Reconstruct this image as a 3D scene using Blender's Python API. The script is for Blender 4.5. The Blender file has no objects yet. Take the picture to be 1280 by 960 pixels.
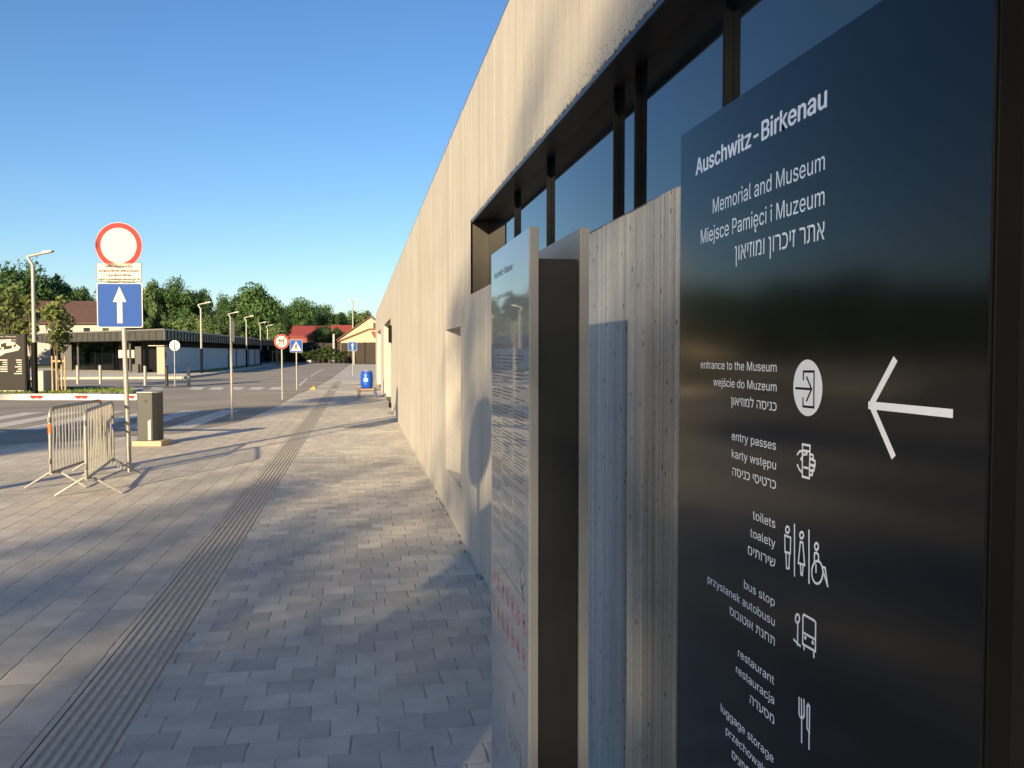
import bpy, math, random
from mathutils import Vector, Matrix
random.seed(7)
R = math.radians
# ------------------------------------------------------------------ camera, sky, sun, exposure
F, HC = 1072.0, 1.6                    # focal length in photo pixels, eye height
YAW = math.atan(190/F); PIT = math.atan(40/F)
scene = bpy.context.scene
C = scene.collection
cam = bpy.data.cameras.new('camera'); camo = bpy.data.objects.new('camera', cam); C.objects.link(camo)
camo.location = (0, 0, HC); camo.rotation_euler = (math.pi/2 - PIT, 0, -YAW)
cam.sensor_width = 36; cam.lens = F/1280*36; cam.clip_start = .05; cam.clip_end = 4000
scene.camera = camo
SAZ, SEL = R(25.5), R(15.5)            # light travels toward +Y, turned SAZ to +X
w = bpy.data.worlds.new('World'); scene.world = w; w.use_nodes = True
nt = w.node_tree; bg = nt.nodes['Background']
sky = nt.nodes.new('ShaderNodeTexSky'); sky.sky_type = 'NISHITA'; sky.sun_disc = False
sky.sun_elevation = SEL; sky.sun_rotation = math.pi + SAZ
sky.altitude = 200; sky.air_density = 1.0; sky.dust_density = .6; sky.ozone_density = 3.2
hs_ = nt.nodes.new('ShaderNodeHueSaturation'); hs_.inputs['Saturation'].default_value = 1.15; hs_.inputs['Hue'].default_value = .505
nt.links.new(sky.outputs[0], hs_.inputs['Color']); nt.links.new(hs_.outputs[0], bg.inputs[0]); bg.inputs[1].default_value = .073
sd = bpy.data.lights.new('sun', 'SUN'); sd.energy = 5.0; sd.angle = R(.55); sd.color = (1, .775, .475)
so = bpy.data.objects.new('sun', sd); C.objects.link(so)
ldir = Vector((math.sin(SAZ)*math.cos(SEL), math.cos(SAZ)*math.cos(SEL), -math.sin(SEL)))
so.rotation_euler = ldir.to_track_quat('-Z', 'Y').to_euler(); so.location = (-20, -40, 30)
vs = scene.view_settings
vs.view_transform = 'Standard'; vs.look = 'None'; vs.gamma = 1; vs.use_curve_mapping = False; vs.exposure = 1.2

# ------------------------------------------------------------------ helpers
cy, sy, cp, sp = math.cos(YAW), math.sin(YAW), math.cos(PIT), math.sin(PIT)
RT = Vector((cy, -sy, 0)); FH = Vector((sy, cy, 0)); FW = FH*cp + Vector((0, 0, -sp)); UP = FH*sp + Vector((0, 0, cp))
O = Vector((0, 0, HC))
def ray(u, v): return FW + RT*((u-640)/F) + UP*((480-v)/F)
def G(u, v, z=0):                       # where a line of sight meets the level z
    d = ray(u, v); t = (z-HC)/d.z; return O + d*t
def W(u, d, z=0):                       # a place d metres ahead in the direction of column u
    p = RT*((u-640)/F*d) + FH*d; return Vector((p.x, p.y, z))
def PX(u, v, x): d = ray(u, v); return O + d*(x/d.x)
def ZH(v, d): return HC + (440-v)*d/F   # height seen at row v, d metres ahead

class MB:
    def __init__(s): s.v = []; s.f = []
    def quad(s, *p):
        n = len(s.v); s.v += [tuple(q) for q in p]; s.f.append(tuple(range(n, n+len(p)))); return s
    def box(s, c, sz, rz=0, M=None):
        n = len(s.v); hx, hy, hz = sz[0]/2, sz[1]/2, sz[2]/2; ca, sa = math.cos(rz), math.sin(rz)
        for x, y, z in ((-1,-1,-1),(1,-1,-1),(1,1,-1),(-1,1,-1),(-1,-1,1),(1,-1,1),(1,1,1),(-1,1,1)):
            X, Y, Z = x*hx, y*hy, z*hz
            q = Vector((c[0]+X*ca-Y*sa, c[1]+X*sa+Y*ca, c[2]+Z))
            s.v.append(tuple(M @ q) if M else tuple(q))
        s.f += [tuple(n+i for i in q) for q in ((0,3,2,1),(4,5,6,7),(0,1,5,4),(1,2,6,5),(2,3,7,6),(3,0,4,7))]; return s
    def b2(s, a, b): return s.box([(a[i]+b[i])/2 for i in range(3)], [abs(b[i]-a[i]) for i in range(3)])
    def tube(s, pts, r, n=10, cap=True):
        pts = [Vector(p) for p in pts]; rs = r if isinstance(r, (list, tuple)) else [r]*len(pts)
        base = len(s.v); ref = None
        for i, p in enumerate(pts):
            if i == 0: d = pts[1]-p
            elif i == len(pts)-1: d = p-pts[i-1]
            else: d = (pts[i+1]-p).normalized() + (p-pts[i-1]).normalized()
            d.normalize()
            if ref is None: ref = Vector((1,0,0)) if abs(d.x) < .8 else Vector((0,1,0))
            a = (ref - d*ref.dot(d)).normalized(); b = d.cross(a); ref = a
            for k in range(n):
                t = 2*math.pi*k/n; s.v.append(tuple(p + a*(rs[i]*math.cos(t)) + b*(rs[i]*math.sin(t))))
        for i in range(len(pts)-1):
            for k in range(n):
                k2 = (k+1) % n; s.f.append((base+i*n+k, base+i*n+k2, base+(i+1)*n+k2, base+(i+1)*n+k))
        if cap:
            s.f.append(tuple(base+k for k in reversed(range(n)))); s.f.append(tuple(base+(len(pts)-1)*n+k for k in range(n)))
        return s
    def prism(s, poly, org, ax, ay, az, t):   # flat outline in ax/ay thickened by t along az
        org, ax, ay, az = Vector(org), Vector(ax), Vector(ay), Vector(az)
        n = len(s.v); m = len(poly)
        for k in (0, 1):
            for x, y in poly: s.v.append(tuple(org + ax*x + ay*y + az*(t*k)))
        s.f.append(tuple(n+i for i in reversed(range(m)))); s.f.append(tuple(n+m+i for i in range(m)))
        for i in range(m):
            j = (i+1) % m; s.f.append((n+i, n+j, n+m+j, n+m+i))
        return s
    def slab(s, pts, z0, z1):
        return s.prism([(p[0], p[1]) for p in pts], (0,0,z0), (1,0,0), (0,1,0), (0,0,1), z1-z0)
    def add(s, verts, faces):
        n = len(s.v); s.v += [tuple(v) for v in verts]; s.f += [tuple(n+i for i in f) for f in faces]; return s

WL = {}
def obj(name, mb, mat, parent=None, local=False, smooth=False, bevel=0):
    me = bpy.data.meshes.new(name)
    off = Vector((0,0,0)) if (local or parent is None) else WL[parent.name]
    me.from_pydata([(v[0]-off.x, v[1]-off.y, v[2]-off.z) for v in mb.v], [], mb.f)
    me.update()
    if smooth:
        me.polygons.foreach_set('use_smooth', [True]*len(me.polygons))
        try: me.set_sharp_from_angle(angle=R(40))
        except Exception: pass
    o = bpy.data.objects.new(name, me); C.objects.link(o)
    if mat: me.materials.append(mat)
    if parent: o.parent = parent
    if bevel:
        m = o.modifiers.new('bevel', 'BEVEL'); m.width = bevel; m.segments = 2; m.limit_method = 'ANGLE'
    WL[o.name] = off
    return o
def tag(o, label=None, cat=None, group=None, kind=None):
    for k, v in (('label', label), ('category', cat), ('group', group), ('kind', kind)):
        if v: o[k] = v
    return o
def thing(name, label, cat, loc=(0,0,0), rz=0, group=None):
    o = bpy.data.objects.new(name, None); C.objects.link(o); o.location = loc; o.rotation_euler = (0,0,rz)
    o.empty_display_size = .2
    WL[o.name] = Vector(loc); return tag(o, label, cat, group)
def struct(name, mb, mat): return tag(obj(name, mb, mat), kind='structure')
def dup(src, loc, rz=None, label=None, group=None, scale=None):
    def cp_(o, par):
        c = o.copy(); C.objects.link(c)
        if par: c.parent = par
        for ch in list(o.children): cp_(ch, c)
        return c
    r = cp_(src, None); r.location = loc
    if rz is not None: r.rotation_euler = (0,0,rz)
    if scale: r.scale = scale if isinstance(scale, tuple) else (scale,)*3
    if label: r['label'] = label
    if group: r['group'] = group
    return r

# ------------------------------------------------------------------ materials
def mat(name, col, rough=.6, metal=0, spec=.5, ior=1.5, noise=0, nscale=8, bump=0, bscale=60, coat=0):
    m = bpy.data.materials.new(name); m.use_nodes = True; t = m.node_tree; p = t.nodes['Principled BSDF']
    p.inputs['Base Color'].default_value = (*col, 1); p.inputs['Roughness'].default_value = rough
    p.inputs['Metallic'].default_value = metal; p.inputs['IOR'].default_value = ior
    p.inputs['Specular IOR Level'].default_value = spec; p.inputs['Coat Weight'].default_value = coat
    if noise or bump:
        g = t.nodes.new('ShaderNodeNewGeometry')
    if noise:
        n = t.nodes.new('ShaderNodeTexNoise'); n.inputs['Scale'].default_value = nscale; n.inputs['Detail'].default_value = 6
        t.links.new(g.outputs['Position'], n.inputs['Vector'])
        r = t.nodes.new('ShaderNodeMapRange'); r.inputs[1].default_value = .3; r.inputs[2].default_value = .7
        r.inputs[3].default_value = 1-noise; r.inputs[4].default_value = 1+noise
        t.links.new(n.outputs['Fac'], r.inputs[0])
        h = t.nodes.new('ShaderNodeVectorMath'); h.operation = 'SCALE'; h.inputs[0].default_value = col
        t.links.new(r.outputs[0], h.inputs['Scale']); t.links.new(h.outputs[0], p.inputs['Base Color'])
    if bump:
        n2 = t.nodes.new('ShaderNodeTexNoise'); n2.inputs['Scale'].default_value = bscale; n2.inputs['Detail'].default_value = 5
        t.links.new(g.outputs['Position'], n2.inputs['Vector'])
        b = t.nodes.new('ShaderNodeBump'); b.inputs['Strength'].default_value = bump; b.inputs['Distance'].default_value = .01
        t.links.new(n2.outputs['Fac'], b.inputs['Height']); t.links.new(b.outputs[0], p.inputs['Normal'])
    return m

def nodes(name):
    m = bpy.data.materials.new(name); m.use_nodes = True; t = m.node_tree
    return m, t, t.nodes['Principled BSDF'], t.nodes.new, t.links.new
def mathn(t, op, a, b=None, c=None):
    n = t.nodes.new('ShaderNodeMath'); n.operation = op
    for i, x in enumerate((a, b, c)):
        if x is None: continue
        if hasattr(x, 'links'): t.links.new(x, n.inputs[i])
        else: n.inputs[i].default_value = x
    return n.outputs[0]
def mixc(t, fac, a, b, typ='MIX'):
    n = t.nodes.new('ShaderNodeMix'); n.data_type = 'RGBA'; n.blend_type = typ
    for s_, x in ((n.inputs[0], fac), (n.inputs[6], a), (n.inputs[7], b)):
        if hasattr(x, 'links'): t.links.new(x, s_)
        elif isinstance(x, tuple): s_.default_value = (*x, 1)
        else: s_.default_value = x
    return n.outputs[2]
def noise_at(t, vec, scale, detail=4, rough=.55):
    n = t.nodes.new('ShaderNodeTexNoise'); n.inputs['Scale'].default_value = scale
    n.inputs['Detail'].default_value = detail; n.inputs['Roughness'].default_value = rough
    t.links.new(vec, n.inputs['Vector']); return n.outputs['Fac']
def rng(t, x, a, b, c, d):
    r = t.nodes.new('ShaderNodeMapRange'); t.links.new(x, r.inputs[0])
    for i, q in enumerate((a, b, c, d)): r.inputs[i+1].default_value = q
    return r.outputs[0]
def scaled(t, vec, s, rot=0, off=(0,0,0)):
    n = t.nodes.new('ShaderNodeMapping'); n.inputs['Scale'].default_value = s; n.inputs['Rotation'].default_value = (0,0,rot)
    n.inputs['Location'].default_value = off
    t.links.new(vec, n.inputs['Vector']); return n.outputs[0]

def paver_mat(name, bw, rh, rot, c1, c2, mortar, jw, cw, cdark, jit, bstr):
    """courses of width rh stacked along y, stones bw long in x; the joints across x (jw) read darker than those between the courses (cw)"""
    m, t, p, N, L = nodes(name)
    g = N('ShaderNodeNewGeometry').outputs['Position']
    v = scaled(t, g, (1,1,1), rot, (30.03, 30.07, 0))
    sp_ = N('ShaderNodeSeparateXYZ'); L(v, sp_.inputs[0])
    wx = rng(t, noise_at(t, g, 2.3, 2), .3, .7, -.006, .006); wy = rng(t, noise_at(t, g, 3.1, 2), .3, .7, -.006, .006)
    X = mathn(t, 'ADD', sp_.outputs[0], wx); Y = mathn(t, 'ADD', sp_.outputs[1], wy)
    yr = mathn(t, 'DIVIDE', Y, rh); row = mathn(t, 'FLOOR', yr); fy = mathn(t, 'FRACT', yr)
    wn = N('ShaderNodeTexWhiteNoise'); wn.noise_dimensions = '1D'; L(row, wn.inputs['W'])
    off = mathn(t, 'ADD', mathn(t, 'MULTIPLY', row, .5 if jit else 0), mathn(t, 'MULTIPLY', wn.outputs['Value'], jit))
    xr = mathn(t, 'ADD', mathn(t, 'DIVIDE', X, bw), off); col_ = mathn(t, 'FLOOR', xr); fx = mathn(t, 'FRACT', xr)
    dx = mathn(t, 'MULTIPLY', mathn(t, 'SUBTRACT', .5, mathn(t, 'ABSOLUTE', mathn(t, 'SUBTRACT', fx, .5))), bw)
    dy = mathn(t, 'MULTIPLY', mathn(t, 'SUBTRACT', .5, mathn(t, 'ABSOLUTE', mathn(t, 'SUBTRACT', fy, .5))), rh)
    jn = rng(t, noise_at(t, g, 9, 3), .38, .66, .05, .8)
    jx = mathn(t, 'MULTIPLY', rng(t, dx, jw*.4, jw*1.3, 1, 0), jn); jy = rng(t, dy, cw*.4, cw*1.5, 1, 0)
    cid = N('ShaderNodeCombineXYZ'); L(col_, cid.inputs[0]); L(row, cid.inputs[1])
    w2 = N('ShaderNodeTexWhiteNoise'); w2.noise_dimensions = '3D'; L(cid.outputs[0], w2.inputs['Vector'])
    tone = mathn(t, 'POWER', w2.outputs['Value'], 1.4)
    base = mixc(t, tone, c1, c2)
    big = rng(t, noise_at(t, g, .45, 5), .3, .7, .84, 1.14); fine = rng(t, noise_at(t, g, 170, 3), .3, .7, .84, 1.16); mid = rng(t, noise_at(t, g, 6, 5), .3, .7, .88, 1.12)
    k = mathn(t, 'MULTIPLY', mathn(t, 'MULTIPLY', big, fine), mid)
    sc = N('ShaderNodeVectorMath'); sc.operation = 'SCALE'; L(base, sc.inputs[0]); L(k, sc.inputs['Scale'])
    stain = rng(t, noise_at(t, scaled(t, g, (1, .45, 1)), .9, 6, .65), .56, .72, 0, .30)
    vg = N('ShaderNodeTexVoronoi'); vg.inputs['Scale'].default_value = 2.3; L(g, vg.inputs['Vector'])
    sg = N('ShaderNodeSeparateColor'); L(vg.outputs['Color'], sg.inputs[0])
    gum = mathn(t, 'MULTIPLY', rng(t, vg.outputs['Distance'], .035, .055, .45, 0), mathn(t, 'GREATER_THAN', sg.outputs[0], .55))
    stained = mixc(t, mathn(t, 'MAXIMUM', stain, gum), sc.outputs[0], (.17, .16, .14))
    jf = mathn(t, 'MAXIMUM', jx, mathn(t, 'MULTIPLY', jy, cdark))
    L(mixc(t, jf, stained, mortar), p.inputs['Base Color']); p.inputs['Roughness'].default_value = .75; p.inputs['Specular IOR Level'].default_value = .3
    edge_ = mathn(t, 'MAXIMUM', rng(t, dx, 0, jw*2.6, 1, 0), mathn(t, 'MULTIPLY', rng(t, dy, 0, cw*3, 1, 0), .45))
    hgt = mathn(t, 'SUBTRACT', mathn(t, 'MULTIPLY', noise_at(t, g, 220, 3), .10), edge_)
    hgt = mathn(t, 'ADD', hgt, mathn(t, 'ADD', mathn(t, 'MULTIPLY', noise_at(t, g, 5, 2), .5), mathn(t, 'MULTIPLY', w2.outputs['Value'], .35)))
    b = N('ShaderNodeBump'); b.inputs['Strength'].default_value = bstr; b.inputs['Distance'].default_value = .008
    L(hgt, b.inputs['Height']); L(b.outputs[0], p.inputs['Normal'])
    return m

def concrete_mat(name, c_lo, c_hi, pits=1.0, stripe=1.0, gain=.25):
    m, t, p, N, L = nodes(name)
    g = N('ShaderNodeNewGeometry').outputs['Position']
    st = noise_at(t, scaled(t, g, (4, 14, .22)), 1, 5, .6)
    st2 = noise_at(t, scaled(t, g, (6, 55, .5)), 1, 3, .6)
    cloud = noise_at(t, g, 1.3, 6, .6)
    fine = noise_at(t, g, 70, 4, .6)
    f = mathn(t, 'ADD', mathn(t, 'MULTIPLY', st, .5*stripe), mathn(t, 'MULTIPLY', st2, gain*stripe))
    f = mathn(t, 'ADD', f, mathn(t, 'MULTIPLY', cloud, .45)); f = mathn(t, 'ADD', f, mathn(t, 'MULTIPLY', fine, .25))
    mean = .5*(.5*stripe + gain*stripe + .70); f = rng(t, f, mean-.26, mean+.26, 0, 1)
    col = mixc(t, f, c_lo, c_hi)
    # rain streaks that hang down from the top of the wall, moss-brown
    streak = rng(t, noise_at(t, scaled(t, g, (2, 5, .12), 0, (0, 3, 0)), 1, 4, .6), .56, .74, 0, .55)
    col = mixc(t, streak, col, (.23, .20, .155))
    # air holes
    vo = N('ShaderNodeTexVoronoi'); vo.inputs['Scale'].default_value = 26; L(scaled(t, g, (1, 1, .75)), vo.inputs['Vector'])
    hole = rng(t, vo.outputs['Distance'], .09, .19, 1, 0)
    sep = N('ShaderNodeSeparateColor'); L(vo.outputs['Color'], sep.inputs[0])
    hole = mathn(t, 'MULTIPLY', hole, mathn(t, 'GREATER_THAN', sep.outputs[0], 1-.22*pits))
    rough_zone = rng(t, noise_at(t, g, 2.1, 4, .6), .62, .72, 0, 1)
    pz = N('ShaderNodeSeparateXYZ'); L(g, pz.inputs[0])
    near_edge = mathn(t, 'MULTIPLY', mathn(t, 'LESS_THAN', pz.outputs[1], 6.6), mathn(t, 'MULTIPLY', mathn(t, 'GREATER_THAN', pz.outputs[2], 2.55), rng(t, pz.outputs[2], 2.62, 2.80, 1, 0)))
    near_edge = rng(t, mathn(t, 'ADD', near_edge, mathn(t, 'MULTIPLY', noise_at(t, g, 6, 4, .6), .9)), .85, 1.25, 0, 1)
    rough_zone = mathn(t, 'MAXIMUM', rough_zone, near_edge)
    vo2 = N('ShaderNodeTexVoronoi'); vo2.inputs['Scale'].default_value = 70; L(g, vo2.inputs['Vector'])
    hole2 = mathn(t, 'MULTIPLY', rng(t, vo2.outputs['Distance'], .15, .34, 1, 0), rough_zone)
    sep2 = N('ShaderNodeSeparateColor'); L(vo2.outputs['Color'], sep2.inputs[0])
    hole2 = mathn(t, 'MULTIPLY', hole2, mathn(t, 'GREATER_THAN', sep2.outputs[1], .45))
    h = mathn(t, 'MAXIMUM', hole, hole2)
    col = mixc(t, mathn(t, 'MULTIPLY', h, .8), col, (.07, .062, .05))
    L(col, p.inputs['Base Color']); p.inputs['Roughness'].default_value = .8; p.inputs['Specular IOR Level'].default_value = .3
    hg = mathn(t, 'SUBTRACT', mathn(t, 'ADD', mathn(t, 'MULTIPLY', st2, .8), mathn(t, 'MULTIPLY', fine, .35)), mathn(t, 'MULTIPLY', h, 1.6))
    b = N('ShaderNodeBump'); b.inputs['Strength'].default_value = .45; b.inputs['Distance'].default_value = .006
    L(hg, b.inputs['Height']); L(b.outputs[0], p.inputs['Normal'])
    return m

def asphalt_mat(name, col):
    m, t, p, N, L = nodes(name)
    g = N('ShaderNodeNewGeometry').outputs['Position']
    k = mathn(t, 'MULTIPLY', rng(t, noise_at(t, g, .35, 5), .3, .7, .8, 1.2), rng(t, noise_at(t, g, 90, 3), .3, .7, .75, 1.25))
    sc = N('ShaderNodeVectorMath'); sc.operation = 'SCALE'; sc.inputs[0].default_value = col; L(k, sc.inputs['Scale'])
    L(sc.outputs[0], p.inputs['Base Color']); p.inputs['Roughness'].default_value = .85; p.inputs['Specular IOR Level'].default_value = .3
    b = N('ShaderNodeBump'); b.inputs['Strength'].default_value = .4; b.inputs['Distance'].default_value = .006
    L(noise_at(t, g, 140, 3), b.inputs['Height']); L(b.outputs[0], p.inputs['Normal']); return m

def leaf_mat(name, col, var=.45):
    m, t, p, N, L = nodes(name)
    g = N('ShaderNodeNewGeometry'); oi = N('ShaderNodeObjectInfo')
    k = rng(t, noise_at(t, g.outputs['Position'], .55, 4), .3, .7, 1-var, 1+var)
    k = mathn(t, 'MULTIPLY', k, rng(t, g.outputs['Random Per Island'], 0, 1, .65, 1.35))
    sc = N('ShaderNodeVectorMath'); sc.operation = 'SCALE'; sc.inputs[0].default_value = col; L(k, sc.inputs['Scale'])
    hs = N('ShaderNodeHueSaturation'); L(sc.outputs[0], hs.inputs['Color']); L(rng(t, g.outputs['Random Per Island'], 0, 1, .475, .52), hs.inputs['Hue'])
    L(hs.outputs[0], p.inputs['Base Color']); p.inputs['Roughness'].default_value = .6; p.inputs['Specular IOR Level'].default_value = .25
    tr = N('ShaderNodeBsdfTranslucent'); L(hs.outputs[0], tr.inputs[0])
    mx = N('ShaderNodeMixShader'); mx.inputs[0].default_value = .25; L(p.outputs[0], mx.inputs[1]); L(tr.outputs[0], mx.inputs[2])
    L(mx.outputs[0], t.nodes['Material Output'].inputs[0]); return m

M = dict(
 conc=concrete_mat('board_formed_concrete', (.36, .335, .29), (.57, .535, .47), 2.4, .6),
 concg=concrete_mat('grainy_grey_concrete', (.23,.228,.212), (.62,.61,.57), 4.0, 1.15, .7),
 block=paver_mat('grey_block_paving', .205, .165, 0, (.41,.388,.345), (.56,.525,.455), (.07,.066,.06), .0036, .0025, .16, .25, .5),
 slab=paver_mat('grey_slab_paving', .205, .30, 0, (.44,.405,.345), (.53,.485,.41), (.09,.085,.075), .0042, .0025, .12, 0, .6),
 asphalt=asphalt_mat('asphalt', (.27,.247,.212)), asphalt2=asphalt_mat('far_asphalt', (.14,.135,.13)),
 walk=mat('plain_pavement', (.46,.43,.38), .85, noise=.15, nscale=2, bump=.2),
 kerb=mat('kerb_concrete', (.38,.36,.33), .85, noise=.12, nscale=5, bump=.2),
 tact=mat('tactile_tile', (.46,.43,.37), .8, noise=.15, nscale=30, bump=.3, bscale=200),
 ground=mat('dry_ground', (.13,.135,.07), .95, noise=.3, nscale=1.0),
 grass=mat('mown_grass', (.10,.145,.03), .9, noise=.35, nscale=4),
 paint=mat('road_paint', (.50,.485,.45), .8, noise=.3, nscale=6),
 blackglass=mat('black_glass', (.004,.0045,.005), .12, ior=1.43, spec=.5),
 blackedge=mat('black_edge', (.003,.003,.0035), .6, spec=.12),
 blackbox=mat('black_box', (.005,.0055,.006), .6, spec=.15),
 silver=mat('pale_glass_face', (.30,.315,.33), .03, ior=1.55),
 silveredge=mat('silver_edge', (.22,.225,.225), .45, spec=.4),
 greybox=mat('charcoal_box', (.017,.0195,.021), .6, spec=.2, noise=.1, nscale=3),
 white=mat('white_print', (.93,.95,.98), .22, spec=.8),
 darkprint=mat('dark_print', (.03,.03,.035), .5), redprint=mat('red_print', (.45,.05,.05), .5), greyprint=mat('grey_print', (.13,.15,.17), .5),
 window=mat('window_glass', (.008,.011,.016), .015, ior=2.1),
 bronze=mat('bronze_frame', (.005,.0055,.006), .6, spec=.12), bronzej=mat('bronze_jamb', (.03,.027,.022), .5, metal=.2),
 soffit=mat('dark_soffit', (.012,.012,.013), .5), drip=mat('drip_edge', (.05,.055,.065), .35, metal=.5),
 galv=mat('galvanised_steel', (.28,.272,.25), .5, metal=.3, noise=.12, nscale=20),
 galvd=mat('worn_galvanised_steel', (.235,.23,.21), .5, metal=.4, noise=.2, nscale=14),
 signwhite=mat('sign_white', (.46,.44,.395), .6, spec=.2), signred=mat('sign_red', (.36,.022,.022), .6, spec=.2), signblue=mat('sign_blue', (.004,.05,.245), .6, spec=.2),
 signback=mat('sign_back', (.42,.42,.41), .5, metal=.3), black=mat('sign_black', (.02,.02,.02), .6),
 cabinet=mat('cabinet_grey_green', (.015,.0185,.019), .5, noise=.06, nscale=4), cabdoor=mat('cabinet_panel', (.13,.135,.12), .5),
 boomwhite=mat('boom_white', (.6,.57,.51), .5), orange=mat('orange_plastic', (.75,.14,.02), .5), bluetape=mat('blue_tape', (.03,.05,.30), .5),
 foot=mat('plinth_concrete', (.36,.29,.2), .85, noise=.1, nscale=10, bump=.2),
 barrel=mat('blue_plastic', (.008,.07,.40), .35), wood=mat('board_wood', (.38,.20,.11), .7, noise=.2, nscale=12), stand=mat('stand_blue', (.06,.09,.2), .5),
 yellow=mat('yellow_plastic', (.34,.27,.06), .8), stake=mat('stake_wood', (.36,.27,.15), .8, noise=.15, nscale=8),
 bark=mat('bark', (.12,.095,.07), .95, noise=.3, nscale=10, bump=.5, bscale=25),
 fasc=mat('zinc_fascia', (.055,.055,.05), .5, noise=.12, nscale=1.5), pavdark=mat('dark_cladding', (.006,.007,.009), .7, spec=.2),
 pavglass=mat('dark_pavilion_glass', (.002,.003,.005), .05, ior=1.35), pavwall=mat('pale_concrete_panel', (.42,.45,.50), .7, noise=.08, nscale=1),
 pavend=mat('panel_end', (.36,.29,.21), .8), pavgrey=mat('grey_panel', (.06,.06,.063), .7),
 brownroof=mat('brown_roof_tiles', (.075,.042,.036), .8, noise=.15, nscale=1.5), redroof=mat('red_roof', (.19,.036,.032), .7, noise=.1, nscale=.8),
 cream=mat('cream_render', (.42,.35,.24), .85, noise=.05, nscale=1), greyrender=mat('grey_render', (.32,.32,.30), .85, noise=.08, nscale=1),
 redwall=mat('red_wall', (.20,.05,.04), .8), eave=mat('eave_wood', (.10,.042,.03), .7), glassd=mat('house_glass', (.02,.025,.03), .1),
 fence=mat('dark_fence', (.012,.012,.013), .8, noise=.2, nscale=1), fencebr=mat('brown_fence', (.045,.036,.03), .8, noise=.1, nscale=1),
 board=mat('board_face', (.015,.014,.013), .6, spec=.2), lamp=mat('lamp_diffuser', (.5,.5,.5), .3), asphaltseam=mat('dark_gap', (.03,.03,.03), .9),
 leafd=leaf_mat('dark_foliage', (.040,.088,.028)), leafm=leaf_mat('green_foliage', (.058,.118,.034)),
 leafl=leaf_mat('pale_foliage', (.092,.142,.05)), leafy=leaf_mat('olive_foliage', (.115,.145,.045)), leafs=leaf_mat('hedge_foliage', (.035,.06,.02)),
)

# ------------------------------------------------------------------ ground, roads
S = 1600
gm = MB().quad((-S,-S,-.02),(S,-S,-.02),(S,S,-.02),(-S,S,-.02)); struct('ground', gm, M['ground'])
def sheet(name, pts, z, mt): return struct(name, MB().quad(*[(p[0], p[1], z) for p in pts]), mt)
TX0, TX1 = -1.30, -.985
# asphalt everywhere in front of the gate and round the junction
a = [W(-900,17), G(-60,561), G(0,556), G(140,546), G(225,541), G(300,527), G(345,508), G(372,492), G(394,484), G(412,474), G(437,455), G(418,453.2),
     G(352,453.2), G(336,458), G(262,470), G(228,474), G(120,474.5), G(0,475), W(-900,49)]
sheet('road', a, -.004, M['asphalt'])
# far pavements
sheet('far_pavement', [W(-900,52), G(0,474), G(120,473), G(228,472.5), G(262,468.6), G(336,456.6), G(352,452.3), G(300,452.3), G(150,460), G(0,462), W(-900,75)], .10, M['walk'])
# near pavements in front of the wall, split by the tactile strip
L0 = [(-60,-25), (TX0,-25), (TX0,46)]
edge = [G(437,456), G(412,474.5), G(394,484.5), G(372,492.5), G(345,508.5), G(300,527.5), G(225,541.5), G(140,546.5), G(0,556.5), G(-60,561.5), W(-900,16.7)]
sheet('slab_pavement', [(-60,-25), (TX0,-25)] + [(TX0, 112)] + [(p.x, p.y) for p in edge if p.x < TX0], 0, M['slab'])
sheet('block_pavement', [(TX1,-25), (.9,-25), (.9,47.02), (9,47.02), (9,112), (TX0+.001,112), (TX0+.001,48), (TX1,48)], 0, M['block'])
tm = MB().quad((TX0,-25,-.006),(TX1,-25,-.006),(TX1,48,-.006),(TX0,48,-.006))
nr = 7; wd = (TX1-TX0)/nr
for i in range(nr):
    x = TX0 + wd*(i+.5)
    tm.prism([(-wd*.33, -.006), (-wd*.24, .004), (wd*.24, .004), (wd*.33, -.006)], (x,-25,0), (1,0,0), (0,0,1), (0,1,0), 73)
struct('tactile_strip', tm, M['tact'])
# kerbs: raised edge along the far pavement and round the grass island
def kerb(pts, wdt, h):
    mb = MB(); pts = [Vector((p[0], p[1], 0)) for p in pts]
    for p, q in zip(pts, pts[1:]):
        d = (q-p); n = Vector((-d.y, d.x, 0)).normalized()*wdt/2
        mb.slab([p-n, q-n, q+n, p+n], -.02, h)
    return mb
struct('far_kerb', kerb([W(-900,50.5), G(0,474.5), G(120,473.7), G(228,473.2), G(262,469.2), G(336,457.2), G(352,452.7)], .16, .125), M['kerb'])
isl = [G(-240,497.5), G(20,496), G(100,495.5), G(150,493), G(170,490.2), G(166,487), G(120,486), G(0,486.5), G(-240,488)]
struct('island_kerb', kerb(isl+[isl[0]], .14, .11), M['kerb'])
gr = MB(); gr.quad(*[(p.x, p.y, .105) for p in isl])
rnd = random.Random(3)
for i in range(2600):
    u = rnd.uniform(-100, 166); v = rnd.uniform(488, 494.5)
    p = G(u, v); h = rnd.uniform(.03, .09); a_ = rnd.uniform(0, 6.28); dx, dy = math.cos(a_)*.03, math.sin(a_)*.03
    gr.quad((p.x-dx, p.y-dy, .10), (p.x+dx, p.y+dy, .10), (p.x+dx*.3+rnd.uniform(-.03,.03), p.y+dy*.3, .105+h))
tag(obj('grass', gr, M['grass']), kind='stuff')
gb = MB()                                                           # verge in front of the pale pavilion wall
gb.quad(*[(p.x, p.y, .112) for p in (G(222,468.5), G(262,467), G(322,458.5), G(334,455.6), G(326,455.4), G(240,465.5))])
tag(obj('verge_grass', gb, M['grass']), kind='stuff')
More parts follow.
